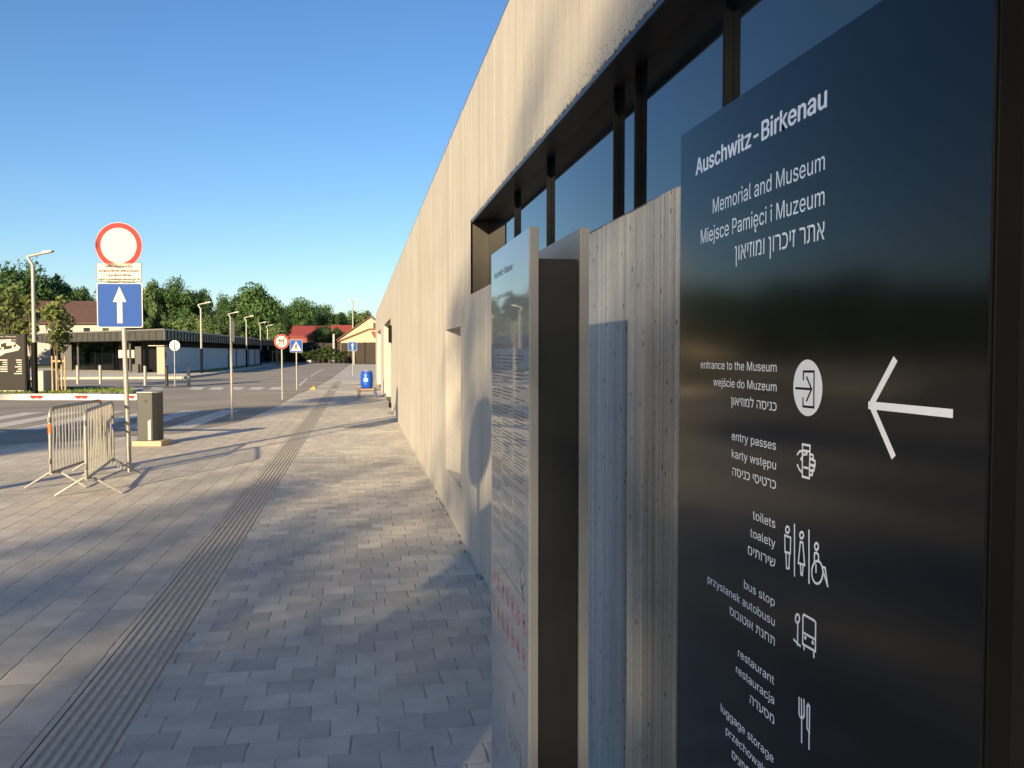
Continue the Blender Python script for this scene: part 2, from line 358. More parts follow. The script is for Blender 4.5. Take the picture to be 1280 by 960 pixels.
# painted markings
zb = MB()
for i in range(8):
    x = -3.75 - i*1.0
    y0, y1 = 18.9 + i*.04, 24.6
    zb.quad((x-.25,y0,.0005),(x+.25,y0,.0005),(x+.25+.25,y1,.0005),(x-.25+.25,y1,.0005))
struct('zebra_crossing', zb, M['paint'])
zf = MB()
for u in range(60, 360, 25):
    a0, a1 = W(u, 36.5), W(u+16, 36.2); b0, b1 = W(u+6, 39.2), W(u+21, 38.9)
    if u in (210,): continue
    zf.quad(*[(p.x, p.y, .0005) for p in (a0, a1, b1, b0)])
for u in (392, 410): zf.quad(*[(p.x, p.y, .0045) for p in (W(u,36), W(u+12,35.4), W(u+14,36.3), W(u+3,36.9))])
struct('far_zebra_crossing', zf, M['paint'])
ln = MB()
for (u0,v0,u1,v1) in ((374,482,384,473), (388,470.5,404,461)):
    p, q = G(u0,v0), G(u1,v1); n = Vector((.07,0,0)); ln.quad(*[(r_.x, r_.y, .0005) for r_ in (p-n, p+n, q+n, q-n)])
struct('lane_line', ln, M['paint'])

# ------------------------------------------------------------------ the concrete building
WX = .85; YA, YB = -9.0, 47.0; ZT = 3.6
ZS, ZW = 2.046, 2.61; YW = 6.62; GX = .99
rb = random.Random(11)
boards = [YA]
while boards[-1] < YB:
    w_ = rb.choice((.045, .08, .11, .14, .17, .2, .2, .26)) if boards[-1] < 14 else rb.choice((.12, .2, .28, .36, .5))
    boards.append(boards[-1]+w_)
boff = [rb.choice((0, 0, .001, .002, .0035, -.001)) for _ in boards]
nb_, no_ = [], []
for b_, o_ in zip(boards, boff):
    nb_.append(b_); no_.append(o_)
    if b_ > 8: no_[-1] *= .5
    if b_ < 14 and rb.random() < .3: no_[-1] = -.005; nb_.append(b_+rb.choice((.003, .005))); no_.append(o_)
boards, boff = nb_, no_
wall = thing('concrete_building', 'long tall board-marked concrete building running along the right side of the pavement', 'building', (WX, 0, 0))
def skin(mb, y0, y1, z0, z1, ragged=0, rel=.35):
    rr = random.Random(int(y0*100)+5)
    prev = None
    for k in range(len(boards)-1):
        a_, b_ = max(boards[k], y0), min(boards[k+1], y1)
        if b_-a_ < 1e-4: continue
        x = WX - boff[k]*rel
        if prev is not None and abs(prev-x) > 1e-6: mb.quad((prev,a_,z0),(x,a_,z0),(x,a_,z1),(prev,a_,z1))
        if ragged and b_ > 1.0:
            yy = a_
            while yy < b_-1e-5:
                y2 = min(b_, yy + rr.uniform(.008, .022)); zz = z0 + (rr.random()**2)*ragged; zz2 = zz + rr.uniform(.004, .014)
                mb.quad((x,y2,zz2),(x,yy,zz2),(x,yy,z1),(x,y2,z1))
                dx = rr.uniform(.001, .009)
                mb.quad((x+dx,y2,zz),(x+dx,yy,zz),(x,yy,zz2),(x,y2,zz2)); yy = y2
        else: mb.quad((x,b_,z0),(x,a_,z0),(x,a_,z1),(x,b_,z1))
        prev = x
    return mb
wm = MB()
YSP = 4.4; lw = skin(MB(), YA, YSP, 0, ZS, 0, 1.5); skin(wm, YSP, YW, 0, ZS); skin(wm, YA, YW, ZW, ZT, .007, .22)
NY0, NY1, NZ0, NZ1 = 7.31, 8.64, .42, 1.82
skin(wm, YW, NY0, 0, ZT); skin(wm, NY0, NY1, 0, NZ0); skin(wm, NY0, NY1, NZ1, ZT)
D1, D2, D3, D4, DZ = 24.3, 31.0, 36.2, 42.8, 2.55
skin(wm, NY1, D1, 0, ZT); skin(wm, D1, D2, DZ, ZT); skin(wm, D2, D3, 0, ZT); skin(wm, D3, D4, DZ, ZT); skin(wm, D4, YB, 0, ZT)
# reveals
def reveal(mb, y0, y1, z0, z1, dep, sill=True, jambs=(True, True), soff=True):
    e = .0
    if jambs[0]: mb.quad((WX+e,y0,z0),(WX+dep,y0,z0),(WX+dep,y0,z1),(WX+e,y0,z1))
    if jambs[1]: mb.quad((WX+dep,y1,z0),(WX+e,y1,z0),(WX+e,y1,z1),(WX+dep,y1,z1))
    if soff: mb.quad((WX+e,y1,z1),(WX+e,y0,z1),(WX+dep,y0,z1),(WX+dep,y1,z1))
    if sill: mb.quad((WX+e,y0,z0),(WX+e,y1,z0),(WX+dep,y1,z0),(WX+dep,y0,z0))
wm.quad((WX,NY1,NZ0),(WX,NY1,NZ1),(WX+.36,NY0,NZ1),(WX+.36,NY0,NZ0)); wm.quad((WX,NY0,NZ0),(WX+.36,NY0,NZ0),(WX+.36,NY0,NZ1),(WX,NY0,NZ1))
wm.quad((WX,NY0,NZ0),(WX,NY1,NZ0),(WX+.36,NY0,NZ0)); wm.quad((WX,NY1,NZ1),(WX,NY0,NZ1),(WX+.36,NY0,NZ1))
reveal(wm, D1, D2, 0, DZ, .75, False); reveal(wm, D3, D4, 0, DZ, .75, False)
wm.quad((WX,YSP,ZS),(WX,YW,ZS),(WX+.4,YW,ZS),(WX+.4,YSP,ZS)); lw.quad((WX-.003,YA,ZS),(WX-.003,YSP,ZS),(WX+.4,YSP,ZS),(WX+.4,YA,ZS))
wm.quad((WX-.004,YB,0),(8,YB,0),(8,YB,ZT),(WX-.004,YB,ZT)); wm.quad((WX-.004,YA,0),(8,YA,0),(8,YA,ZT),(WX-.004,YA,ZT))
wm.quad((WX-.004,YA,ZT),(8,YA,ZT),(8,YB,ZT),(WX-.004,YB,ZT)); wm.quad((8,YA,0),(8,YB,0),(8,YB,ZT),(8,YA,ZT))
obj('wall', wm, M['conc'], wall); obj('parapet', lw, M['concg'], wall)
sf = MB().b2((WX+.012, YA, ZW+.004), (GX+.06, YW-.002, ZW+.03)); obj('soffit', sf, M['soffit'], wall)
obj('drip_edge', MB().b2((WX+.004, YA, ZW-.016), (WX+.012, YW-.003, ZW+.02)), M['drip'], wall)
obj('window_jamb', MB().b2((WX+.013, YW-.012, ZS+.002), (GX-.001, YW-.001, ZW+.003)), M['bronzej'], wall)
win = obj('ribbon_window', MB().b2((GX, YA, ZS+.002), (GX+.02, YW-.001, ZW+.003)), M['window'], wall)
for y, wd_ in ((2.20,.02), (2.96,.018), (3.22,.018), (4.42,.02), (5.38,.02), (.9,.02), (-.3,.02)):
    obj('mullion', MB().b2((GX-.021, y-wd_/2, ZS+.003), (GX-.001, y+wd_/2, ZW+.0035)), M['bronze'], win)
for y0, y1 in ((D1,D2), (D3,D4)):
    d_ = obj('door', MB().b2((WX+.70, y0+.05, .02), (WX+.745, y1-.05, DZ-.03)), M['bronze'], wall)
    obj('door_handle', MB().b2((WX+.66, y0+.5, .9), (WX+.699, y0+.54, 1.4)), M['galv'], d_)
wl = thing('wall_lamp', 'small dark lamp fixed to the concrete wall beside the far doorway', 'wall lamp', (WX, 23.4, 2.0))
obj('housing', MB().b2((WX-.09, 23.28, 1.85), (WX-.007, 23.52, 2.32)), M['blackedge'], wl, bevel=.01)
obj('bracket', MB().b2((WX-.006, 23.33, 1.95), (WX+.002, 23.47, 2.2)), M['galv'], wl)
fl = thing('floor_socket', 'small black box at the foot of the concrete wall by the first doorway', 'socket box', (WX, 23.9, .12))
obj('housing', MB().b2((WX-.07, 23.82, .06), (WX-.008, 23.98, .2)), M['blackedge'], fl, bevel=.01)
obj('cover', MB().b2((WX-.078, 23.85, .09), (WX-.071, 23.95, .17)), M['blackbox'], fl)

# ------------------------------------------------------------------ information steles
def stele(name, label, x0, y0, y1, zt, plate, edge, box):
    r = thing(name, label, 'information stele', (x0, (y0+y1)/2, 0))
    T, B = .031*x0/(.57 if x0 > .45 else .52), .128*x0/(.57 if x0 > .45 else .52)
    for xx, nm in ((x0, 'front_plate'), (x0+T+B, 'back_plate')):
        o = obj(nm, MB().b2((xx+.0035, y0, .0), (xx+T, y1, zt)), edge, r, bevel=.0012)
    f = obj('glass_face', MB().b2((x0, y0+.002, .002), (x0+.0035, y1-.002, zt-.002)), plate, r)
    obj('back_glass_face', MB().b2((x0+2*T+B, y0+.002, .002), (x0+2*T+B+.003, y1-.002, zt-.002)), plate, r)
    obj('core', MB().b2((x0+T+.0005, y0+.008, 0), (x0+T+B-.0005, y1-.02, zt-.075)), box, r)
    return r
BX = .50; KB = BX/.57; BY0, BY1 = .700*KB, 1.480*KB
bs = stele('black_stele', 'tall glossy black stele with white wayfinding lettering and a large left arrow', BX, BY0, BY1, HC+.39*KB, M['blackglass'], M['blackedge'], M['blackbox'])
SX = .40; KS = SX/.52; SY0, SY1 = 2.63*KS, 3.41*KS
ss = stele('silver_stele', 'tall silver stele with pale glossy face and small printed rules, against the concrete wall', SX, SY0, SY1, HC+.39*KS, M['silver'], M['silveredge'], M['greybox'])

def blender_font(fn):                    # Blender's own bundled interface fonts, else its default
    try: return bpy.data.fonts.load(bpy.utils.system_resource('DATAFILES', path='fonts') + '/' + fn)
    except Exception: return None
INTER, HEBF = blender_font('Inter.woff2'), blender_font('NotoSansHebrew-Regular.woff2')
def text_mesh(body, bold=0):
    cu = bpy.data.curves.new('t', 'FONT'); cu.body = body; cu.size = 1; cu.offset = bold; cu.resolution_u = 3
    cu.align_x = 'LEFT'
    fo = HEBF if any('\u0590' <= c <= '\u05ff' for c in body) else INTER
    if fo: cu.font = fo
    o = bpy.data.objects.new('t', cu); C.objects.link(o)
    dg = bpy.context.evaluated_depsgraph_get(); dg.update()
    me = bpy.data.meshes.new_from_object(o.evaluated_get(dg))
    vs_ = [tuple(v.co) for v in me.vertices]; fs_ = [tuple(p.vertices) for p in me.polygons]
    bpy.data.objects.remove(o); bpy.data.curves.remove(cu); bpy.data.meshes.remove(me)
    return vs_, fs_
def put_text(body, org, ax, ay, az, width=None, height=None, left=None, bold=0, name='lettering', m=None, parent=None, local=False, anchor='right', mb=None):
    """width and cap height in metres; org is the right (or left/centre) end of the baseline"""
    faux = bold; v, f = text_mesh(body.replace('ę', 'e'), 0)
    if 'ę' in body:                         # the bundled face drops the hook of this letter: add it
        pre = body[:body.index('ę')]
        xe = max(q[0] for q in text_mesh(pre + 'e', 0)[0]) - .17
        n0 = len(v); hk = [(0,.02),(-.075,-.06),(-.085,-.12),(-.05,-.175),(.03,-.175),(.05,-.12),(-.005,-.12),(-.015,-.07),(.075,.02)]
        v = v + [(xe+x, y, 0) for x, y in hk]; f = f + [(n0,n0+1,n0+7,n0+8),(n0+1,n0+2,n0+6,n0+7),(n0+2,n0+3,n0+4,n0+5,n0+6)]
    if not v: return None
    x0 = min(q[0] for q in v); x1 = max(q[0] for q in v)
    sy_ = height/.73; sx_ = (width/(x1-x0)) if width else sy_
    if faux:
        n0 = len(v); v2, f2 = [], []
        for k, (dx, dy) in enumerate(((-faux,0),(faux,0),(0,faux*.6),(0,-faux*.6),(0,0))):
            f2 += [tuple(i+k*n0 for i in q) for q in f]; v2 += [(q[0]+dx, q[1]+dy, k) for q in v]
        v, f = v2, f2
    sh = {'right': -(x1), 'left': -x0, 'mid': -(x0+x1)/2}[anchor]
    org, ax, ay, az = Vector(org), Vector(ax), Vector(ay), Vector(az)
    out = MB() if mb is None else mb
    out.add([org + ax*((q[0]+sh)*sx_) + ay*(q[1]*sy_) + az*((.0006 if local else .00006) + (q[2]*.000008 if faux else 0)) for q in v], f)
    if mb is not None: return out
    return obj(name, out, m, parent, local=local)
AX, AY, AZ = (0,-1,0), (0,0,1), (-1,0,0)
def on_black(u, v): return PX(u, v, BX-.00005)
def bline(body, ur, vr, ul, vl, cap, bold=0):
    r_, l_ = on_black(ur, vr), on_black(ul, vl)
    put_text(body, (r_.x, r_.y, r_.z), AX, AY, AZ, width=abs(l_.y-r_.y), height=cap*KB, bold=bold, m=M['white'], parent=bs)
def rev(s_): return s_[::-1]
bline('Auschwitz-Birkenau', 1033, 133.5, 870, 217, .0385, .022)
bline('Memorial and Museum', 1031, 212, 891, 266, .0335)
bline('Miejsce Pamięci i Muzeum', 1030.6, 256, 876, 305, .0335)
bline(rev('אתר זיכרון ומוזיאון'), 1030.6, 299, 918.6, 322, .0345)
LIST = (('entrance to the Museum', 876, 'wejście do Muzeum', 891.7, 'כניסה למוזיאון', 913.7),
        ('entry passes', 914.7, 'karty wstępu', 914.7, 'כרטיסי כניסה', 915.5),
        ('toilets', 941, 'toalety', 937.8, 'שירותים', 935),
        ('bus stop', 930, 'przystanek autobusu', 884.6, 'תחנת אוטובוס', 912),
        ('restaurant', 922.5, 'restauracja', 920, 'מסעדה', 937.4),
        ('luggage storage', 901, 'przechowalnia', 907.3, 'שמירת חפצים', 915))
for i, (e, eu, p_, pu, h_, hu) in enumerate(LIST):
    ur = 970.7 - i*.78
    for j, (tx, ul) in enumerate(((e, eu), (p_, pu), (rev(h_), hu))):
        vr = 464.8 + i*97.9 + j*24.6
        # same height on the sign at both ends: baseline row at ul follows the vanishing point
        vl = 440 + (vr-440)*(ul-450)/(ur-450)
        bline(tx, ur, vr, ul, vl, .0185 if j < 2 else .0185)
# pictograms: ribbons on the face
def ribbon(mb, pts, wdt, closed=False, lift=.00006):
    wdt *= (KB if ribbon.x == BX else KS)
    P = [Vector((p.y, p.z)) for p in pts]
    if closed: P = P + [P[0]]
    for a_, b_ in zip(P, P[1:]):
        d = (b_-a_)
        if d.length < 1e-6: continue
        d.normalize(); n = Vector((-d.y, d.x))*wdt/2; e = d*wdt*.45
        q = [a_-e-n, b_+e-n, b_+e+n, a_-e+n]
        ribbon.k += 1
        mb.quad(*[(ribbon.x - lift - (ribbon.k % 23)*.000002, c.x, c.y) for c in q])
ribbon.k = 0; ribbon.x = BX
def ell(cx, cy_, rx, ry, n=20): return [(cx+rx*math.cos(2*math.pi*i/n), cy_+ry*math.sin(2*math.pi*i/n)) for i in range(n)]
def icon(strokes, sc, ou, ov, wdt, m=M['white'], lift=.00006, discs=()):
    mb = MB(); ribbon.x = BX
    for pts, cl in strokes:
        ribbon(mb, [on_black(ou+x/sc, ov+y/sc) for x, y in pts], wdt, cl, lift)
    for pts in discs:
        mb.quad(*[(BX-.0003, q.y, q.z) for q in [on_black(ou+x/sc, ov+y/sc) for x, y in pts]])
    return obj('pictogram', mb, m, bs)
cc = on_black(1009.2, 484.8); rad = (on_black(1009.2, 449.5).z - on_black(1009.2, 520.2).z)/2
dm = MB(); dm.quad(*[(BX-.00006, cc.y+rad*math.cos(2*math.pi*i/48), cc.z+rad*math.sin(2*math.pi*i/48)) for i in range(48)])
dsk = obj('pictogram_disc', dm, M['white'], bs)
ic = MB(); ribbon.x = BX
for pts in ([(693,212),(693,165),(757,165),(755,381),(690,374),(690,327)], [(648,265),(742,271)], [(713,200),(742,271),(712,340)]):
    ribbon(ic, [on_black(860+x/4.8, 430+y/4.8) for x, y in pts], .0031, False, .00016)
obj('entrance_symbol', ic, M['blackedge'], dsk)
icon([([(687,602),(732,610),(728,806),(686,795)], True), ([(690,638),(730,645)], False),
      ([(732,660),(750,667),(752,688),(736,690)], False), ([(736,690),(762,702),(762,728),(736,725)], False), ([(736,725),(759,736),(755,760),(734,757)], False),
      ([(734,757),(748,766),(745,786),(730,785)], False), ([(657,662),(668,645),(690,640),(715,648),(712,662),(692,664),(678,690),(686,700)], False), ([(657,726),(668,752),(684,770)], False)]
     + [([(x, 740+(x-695)*.2), (x+4, 741+(x-695)*.2)], False) for x in (696, 706, 716)], 4.8, 860, 430, .0030)
icon([(ell(549,202,11,19,14), True), ([(533,235),(568,250),(566,345),(534,335)], True), ([(540,338),(543,432),(558,436),(561,345)], False),
      ([(591,172),(591,477)], False), (ell(634,235,11,19,14), True), ([(626,275),(641,280),(652,415),(614,402)], True), ([(626,405),(630,470),(638,475),(643,412)], False),
      ([(678,208),(678,520)], False), (ell(723,303,11,20,14), True), ([(710,398),(711,345),(722,340),(734,352),(736,395)], False), (ell(728,458,33,68,24), True),
      ([(720,415),(720,455)], False), ([(758,425),(775,432),(790,540),(764,455)], False)], 4.8, 870, 620, .0030)
icon([(ell(609,735,12,25,14), True), ([(611,760),(609,892)], False), ([(588,862),(625,900)], False), ([(642,722),(648,712),(710,748),(718,760),(716,932),(640,888)], True),
      ([(642,818),(716,862)], False), ([(648,890),(648,918)], False), ([(707,930),(707,965)], False), (ell(656,850,2,4,8), True), (ell(700,880,2,4,8), True)], 4.8, 870, 620, .0032)
icon([([(773,435),(773,555),(782,578),(793,585),(806,580),(812,560),(810,450)], False), ([(790,445),(793,585),(792,765)], False),
      ([(833,660),(833,500),(842,480),(852,500),(850,700)], False), ([(833,660),(848,692),(848,815)], False)], 6, 870, 800, .0030)
icon([([(700,301),(982,329.5)], False)], 2.823, 840, 400, .0088)
icon([([(784,146),(703,299),(778,474)], False)], 2.823, 840, 400, .0088, lift=.00014)

# prints on the silver face
def yz_s(fy, z): return (SX-.00005, SY1-(SY1-SY0)*fy, HC+(z-HC)*KS)           # fy 0 = far (left) edge, 1 = near edge
put_text('Auschwitz-Birkenau', yz_s(.62, 1.885), AX, AY, AZ, width=.40*KS, height=.034*KS, bold=.02, m=M['greyprint'], parent=ss)
put_text('Memorial and Museum', yz_s(.62, 1.80), AX, AY, AZ, width=.32*KS, height=.027*KS, m=M['greyprint'], parent=ss)
put_text('Miejsce Pamięci i Muzeum', yz_s(.62, 1.755), AX, AY, AZ, width=.35*KS, height=.027*KS, m=M['greyprint'], parent=ss)
rt = random.Random(5)
for c0, c1 in ((.05,.33), (.36,.63), (.67,.93)):
    mb = MB(); z = 1.585
    while z > .93:
        n_ = rt.randint(2, 5)
        for l_ in range(n_):
            x = c0; end = c0 + (c1-c0)*(rt.uniform(.35,.8) if l_ == n_-1 else rt.uniform(.9,1))
            while x < end:
                x2 = min(end, x+rt.uniform(.015,.05)); a_, b_ = yz_s(x, z), yz_s(x2, z)
                mb.quad(a_,b_,(b_[0],b_[1],b_[2]+.003),(a_[0],a_[1],a_[2]+.003)); x = x2+.009
            z -= .0125
        z -= .015
    obj('printed_rules', mb, M['darkprint'], ss)
lg = MB(); ribbon.x = SX
def yzp(fy, z): p = yz_s(fy, z); return Vector(p)
ribbon(lg, [yzp(.80,.87), yzp(.88,.905), yzp(.93,.86), yzp(.85,.82)], .005, True); ribbon(lg, [yzp(.83,.845), yzp(.91,.80)], .005); ribbon(lg, [yzp(.83,.825), yzp(.90,.785)], .005)
ribbon(lg, [yzp(.05,.795), yzp(.93,.795)], .003)
obj('emblem', lg, M['darkprint'], ss)
for row, z in ((0,.715), (1,.60)):
    for k in range(7):
        c = .09 + k*.135
        mb = MB(); ring = [yzp(c+.042*math.cos(t*.4488), z+.033*math.sin(t*.4488)) for t in range(14)]
        ribbon(mb, ring, .0045, True); ribbon(mb, [ring[5], ring[12]], .0045)
        o = obj('prohibition_symbol', mb, M['redprint'], ss)
        gl = MB(); rr = random.Random(row*7+k)
        ribbon(gl, [yzp(c+rr.uniform(-.02,.02), z+rr.uniform(-.018,.018)) for _ in range(4)], .006, False, .0002); obj('glyph', gl, M['darkprint'], o)
fr = MB(); ribbon(fr, [yzp(.42,.48), yzp(.93,.48), yzp(.93,.05), yzp(.42,.05)], .003, True)
for r_ in (.02,.035,.05): ribbon(fr, [yzp(.66+r_*1.1*math.cos(t), .36+r_*math.sin(t)) for t in (.8,1.2,1.57,1.9,2.3)], .005)
for k in range(5): ribbon(fr, [yzp(.52+k*.07,.28), yzp(.55+k*.07,.23), yzp(.53+k*.07,.21)], .008)
obj('notice_frame', fr, M['darkprint'], ss)

# ------------------------------------------------------------------ road signs
def frame_local():  # faces -Y, x right
    return (1,0,0), (0,0,1), (0,-1,0)
def rrect(w_, h_, r_, n=5):
    out = []
    for cx, cz, a0 in ((w_/2-r_, h_/2-r_, 0), (-w_/2+r_, h_/2-r_, 90), (-w_/2+r_, -h_/2+r_, 180), (w_/2-r_, -h_/2+r_, 270)):
        for i in range(n+1): t = R(a0+90*i/n); out.append((cx+r_*math.cos(t), cz+r_*math.sin(t)))
    return out
def circ(r_, n=40): return [(r_*math.cos(2*math.pi*i/n), r_*math.sin(2*math.pi*i/n)) for i in range(n)]
def plate(name, outline, z, yf, m, parent, t=.004, dx=0):
    ax, ay, az = frame_local(); return obj(name, MB().prism(outline, (dx, yf, z), ax, ay, az, t), m, parent, local=True)
def arrow_outline(s_): return [(-.06*s_,-.42*s_),(.06*s_,-.42*s_),(.06*s_,.08*s_),(.155*s_,.08*s_),(0,.44*s_),(-.155*s_,.08*s_),(-.06*s_,.08*s_)]
def pole(parent, h, r_=.03, m=None, lean=0): return obj('pole', MB().tube([(lean*h,0,0),(0,0,h)] if lean else [(0,0,0),(0,0,h)], r_, 14), m or M['galv'], parent, local=True, smooth=True)
def clamp(parent, z, r_=.037): return obj('clamp', MB().tube([(0,0,z),(0,0,z+.035)], r_, 14).box((0,-.034,z+.017),(.12,.012,.03)), M['galvd'], parent, local=True)
def no_entry_set(loc, rz, label, text=True, lean=0):
    r = thing('road_sign', label, 'road sign', loc, rz)
    pole(r, 3.3, .031, lean=lean)
    for z in (2.95, 2.12): clamp(r, z)
    d = plate('disc', circ(.30), 3.0, -.042, M['signwhite'], r)
    plate('red_ring', circ(.297), 3.0, -.0465, M['signred'], d, .002); plate('white_centre', circ(.232), 3.0, -.049, M['signwhite'], d, .002)
    obj('rim', MB().tube([(.30*math.cos(t*math.pi/20), -.044, 3.0+.30*math.sin(t*math.pi/20)) for t in range(41)], .0035, 6), M['signwhite'], d, local=True)
    sq = plate('arrow_plate', rrect(.59,.59,.03), 2.215, -.042, M['signwhite'], r)
    plate('blue_field', rrect(.565,.565,.025), 2.215, -.0465, M['signblue'], sq, .002); plate('white_arrow', arrow_outline(.56), 2.215, -.049, M['signwhite'], sq, .002)
    if text:
        tp = plate('text_plate', rrect(.58,.25,.02), 2.65, -.042, M['black'], r)
        plate('text_field', rrect(.568,.238,.018), 2.65, -.0465, M['signwhite'], tp, .002)
        for i, l_ in enumerate(('Nie dotyczy', 'pojazdów Muzeum', 'i pojazdów', 'uprzywilejowanych')):
            put_text(l_, (0, -.0488, 2.712-i*.056), (1,0,0), (0,0,1), (0,-1,0), height=.041, anchor='mid', m=M['black'], parent=tp, local=True, width=(.34,.52,.32,.535)[i], bold=.045)
    return r
pA = G(155, 590)
no_entry_set(pA, -YAW+R(3), 'round red rimmed white sign above a lettered plate and a blue arrow square', lean=.022)
no_entry_set((-2.33, -.48, 0), R(-6), 'red rimmed round sign over blue arrow square, without any lettered plate', text=False)
def small_pole_sign(name, label, loc, rz, h): 
    r = thing(name, label, 'road sign', loc, rz); pole(r, h, .028); clamp(r, h-.3, .034); return r
# no left turn
p = G(353, 499.5); h = ZH(418, 28.6)
r = small_pole_sign('road_sign', 'round no left turn sign with red rim beside the zebra crossing', p, -YAW, h)
zc = ZH(427, 28.6)
d = plate('disc', circ(.25), zc, -.036, M['signwhite'], r); plate('red_ring', circ(.247), zc, -.040, M['signred'], d, .002); plate('white_centre', circ(.19), zc, -.0425, M['signwhite'], d, .002)
plate('turn_arrow', [(.055,-.11),(.09,-.11),(.09,.06),(-.04,.06),(-.04,.10),(-.13,.04),(-.04,-.02),(-.04,.02),(.055,.02)], zc, -.045, M['black'], d, .001)
plate('red_bar', [(-.15,-.13),(-.13,-.15),(.15,.13),(.13,.15)], zc, -.0465, M['signred'], d, .001)
# pedestrian crossing
dd = 36.0; p = G(371, 487.6); zc = ZH(432.5, dd)
r = small_pole_sign('road_sign', 'square blue pedestrian crossing sign with white triangle', p, -YAW, zc+.2)
d = plate('panel', rrect(.52,.52,.03), zc, -.036, M['signwhite'], r); plate('blue_field', rrect(.50,.50,.025), zc, -.040, M['signblue'], d, .002)
plate('white_triangle', [(-.22,-.19),(.22,-.19),(0,.20)], zc, -.0425, M['signwhite'], d, .002)
plate('walking_figure', [(-.09,-.16),(-.05,-.16),(-.01,-.06),(.04,-.16),(.08,-.16),(.03,-.02),(.03,.03),(.06,0),(.08,.01),(.02,.07),(.02,.11),(-.02,.11),(-.02,.06),(-.07,.0),(-.05,-.02),(-.03,0)], zc, -.045, M['black'], d, .001)
# one-way arrow further on
dd = 57; p = G(441, 470); zc = ZH(433, dd)
r = small_pole_sign('road_sign', 'small far blue square sign with white arrow before the brown fence', p, -YAW, zc+.2)
d = plate('panel', rrect(.60,.60,.03), zc, -.036, M['signwhite'], r); plate('blue_field', rrect(.57,.57,.025), zc, -.040, M['signblue'], d, .002); plate('white_arrow', arrow_outline(.56), zc, -.0425, M['signwhite'], d, .002)
# round sign seen from behind
dd = 40.5; p = G(218.7, 482.4); zc = ZH(432, dd)
r = small_pole_sign('road_sign', 'round sign seen from its grey back, on a thin pole by the bollards', p, -YAW+math.pi, zc+.15)
plate('disc', circ(.245), zc, -.036, M['signback'], r); plate('red_ring', circ(.243), zc, -.040, M['signred'], r, .002)
# sign seen edge on
dd = 20.2; p = G(290, 525); zt = ZH(400, dd); zb_ = ZH(428, dd)
r = small_pole_sign('road_sign', 'dark rectangular sign seen almost edge on, on a slim pole', p, -YAW+R(97), zt)
d = plate('panel', rrect(.40, zt-zb_, .03), (zt+zb_)/2, -.036, M['black'], r); plate('face', rrect(.38, zt-zb_-.03, .025), (zt+zb_)/2, -.040, M['signback'], d, .002)

# ------------------------------------------------------------------ crowd barriers
def barrier(loc, rz, length, label, tape, tags):
    r = thing('crowd_barrier', label, 'barrier', loc, rz, 'crowd barriers beside the road sign')
    H, zb0, L2 = .95, .20, length/2
    fr_ = MB(); rr = .10; pts = [(-L2,0,zb0), (-L2,0,H-rr)]
    pts += [(-L2+rr-rr*math.cos(R(t)), 0, H-rr+rr*math.sin(R(t))) for t in (22,45,67,90)]
    pts += [(L2-rr+rr*math.sin(R(t)), 0, H-rr+rr*math.cos(R(t))) for t in (0,22,45,67,90)] + [(L2,0,zb0), (-L2,0,zb0)]
    obj('frame', fr_.tube(pts, .019, 10), M['galvd'], r, local=True, smooth=True)
    n = 17; rv = random.Random(int(length*100))
    for i in range(n):
        x = -L2 + length*(i+1)/(n+1); bw = rv.uniform(-.012,.012)
        obj('bar', MB().tube([(x,0,zb0+.012),(x+bw*.5,.004,.45),(x+bw,bw,.65),(x,0,H-.012)], .0078, 6), M['galv'], r, local=True, smooth=True)
    for s_ in (-1, 1):
        x = s_*(L2-.13)
        obj('leg', MB().tube([(x,-.34,.012),(x,-.05,zb0-.005),(x,.05,zb0-.005),(x,.34,.012)], .014, 8), M['galv'], r, local=True, smooth=True)
    for z in (.32, .80):
        obj('hook', MB().tube([(-L2,0,z),(-L2-.045,0,z),(-L2-.045,0,z+.05)], .009, 6), M['galvd'], r, local=True)
    if tape == 'orange': obj('orange_reflector', MB().tube([(-L2,0,.66),(-L2,0,.77)], .0205, 10), M['orange'], r, local=True)
    if tape == 'orange': obj('orange_cap', MB().tube([(L2-.16,0,H),(L2-.05,0,H-.012)], .0212, 10), M['orange'], r, local=True)
    if tape == 'blue': obj('blue_tape', MB().tube([(L2-.005,0,.60),(L2+.002,0,.66),(L2-.14,-.03,.60)], .014, 6), M['bluetape'], r, local=True)
    return r
def bar_between(a_, b_, label, tape):
    mid = (a_+b_)/2; d = b_-a_; return barrier(mid, math.atan2(d.y, d.x), d.length+.26, label, tape, None)
bar_between(G(111,619), G(140,594), 'front grey steel crowd barrier with blue tape tied on its end', 'blue')
bar_between(G(69.5,610.5), G(124,589), 'grey steel crowd barrier behind the other, with orange reflector on its upright', 'orange')

# ------------------------------------------------------------------ gate barrier
dg_ = 14.7; gp = W(187, dg_)
gate = thing('gate_barrier', 'grey green gate cabinet with a white and red boom across the road', 'gate barrier', gp, -YAW)
cw, chh = .30, ZH(489, dg_)
obj('plinth', MB().box((.02,0,.045),(.50,.44,.09)), M['foot'], gate, local=True, bevel=.012)
oct_ = [(-.165,-.15),(.095,-.15),(.16,-.08),(.16,.16),(-.165,.16)]
cb = obj('cabinet', MB().prism(oct_, (0,0,.09), (1,0,0),(0,1,0),(0,0,1), chh-.12), M['cabinet'], gate, local=True, bevel=.008)
obj('lid', MB().prism([(x*1.03,y*1.03) for x,y in oct_], (0,0,chh-.028), (1,0,0),(0,1,0),(0,0,1), .025), M['galv'], gate, local=True, bevel=.006)
obj('lock', MB().tube([(-.02,-.163,chh-.16),(-.02,-.149,chh-.16)], .022, 12), M['black'], cb, local=True)
obj('service_panel', MB().prism([(.02,.10),(.07,.10),(.07,.46),(.02,.42)], (0,-.151,0), (1,0,0),(0,0,1),(0,-1,0), .006), M['galv'], cb, local=True)
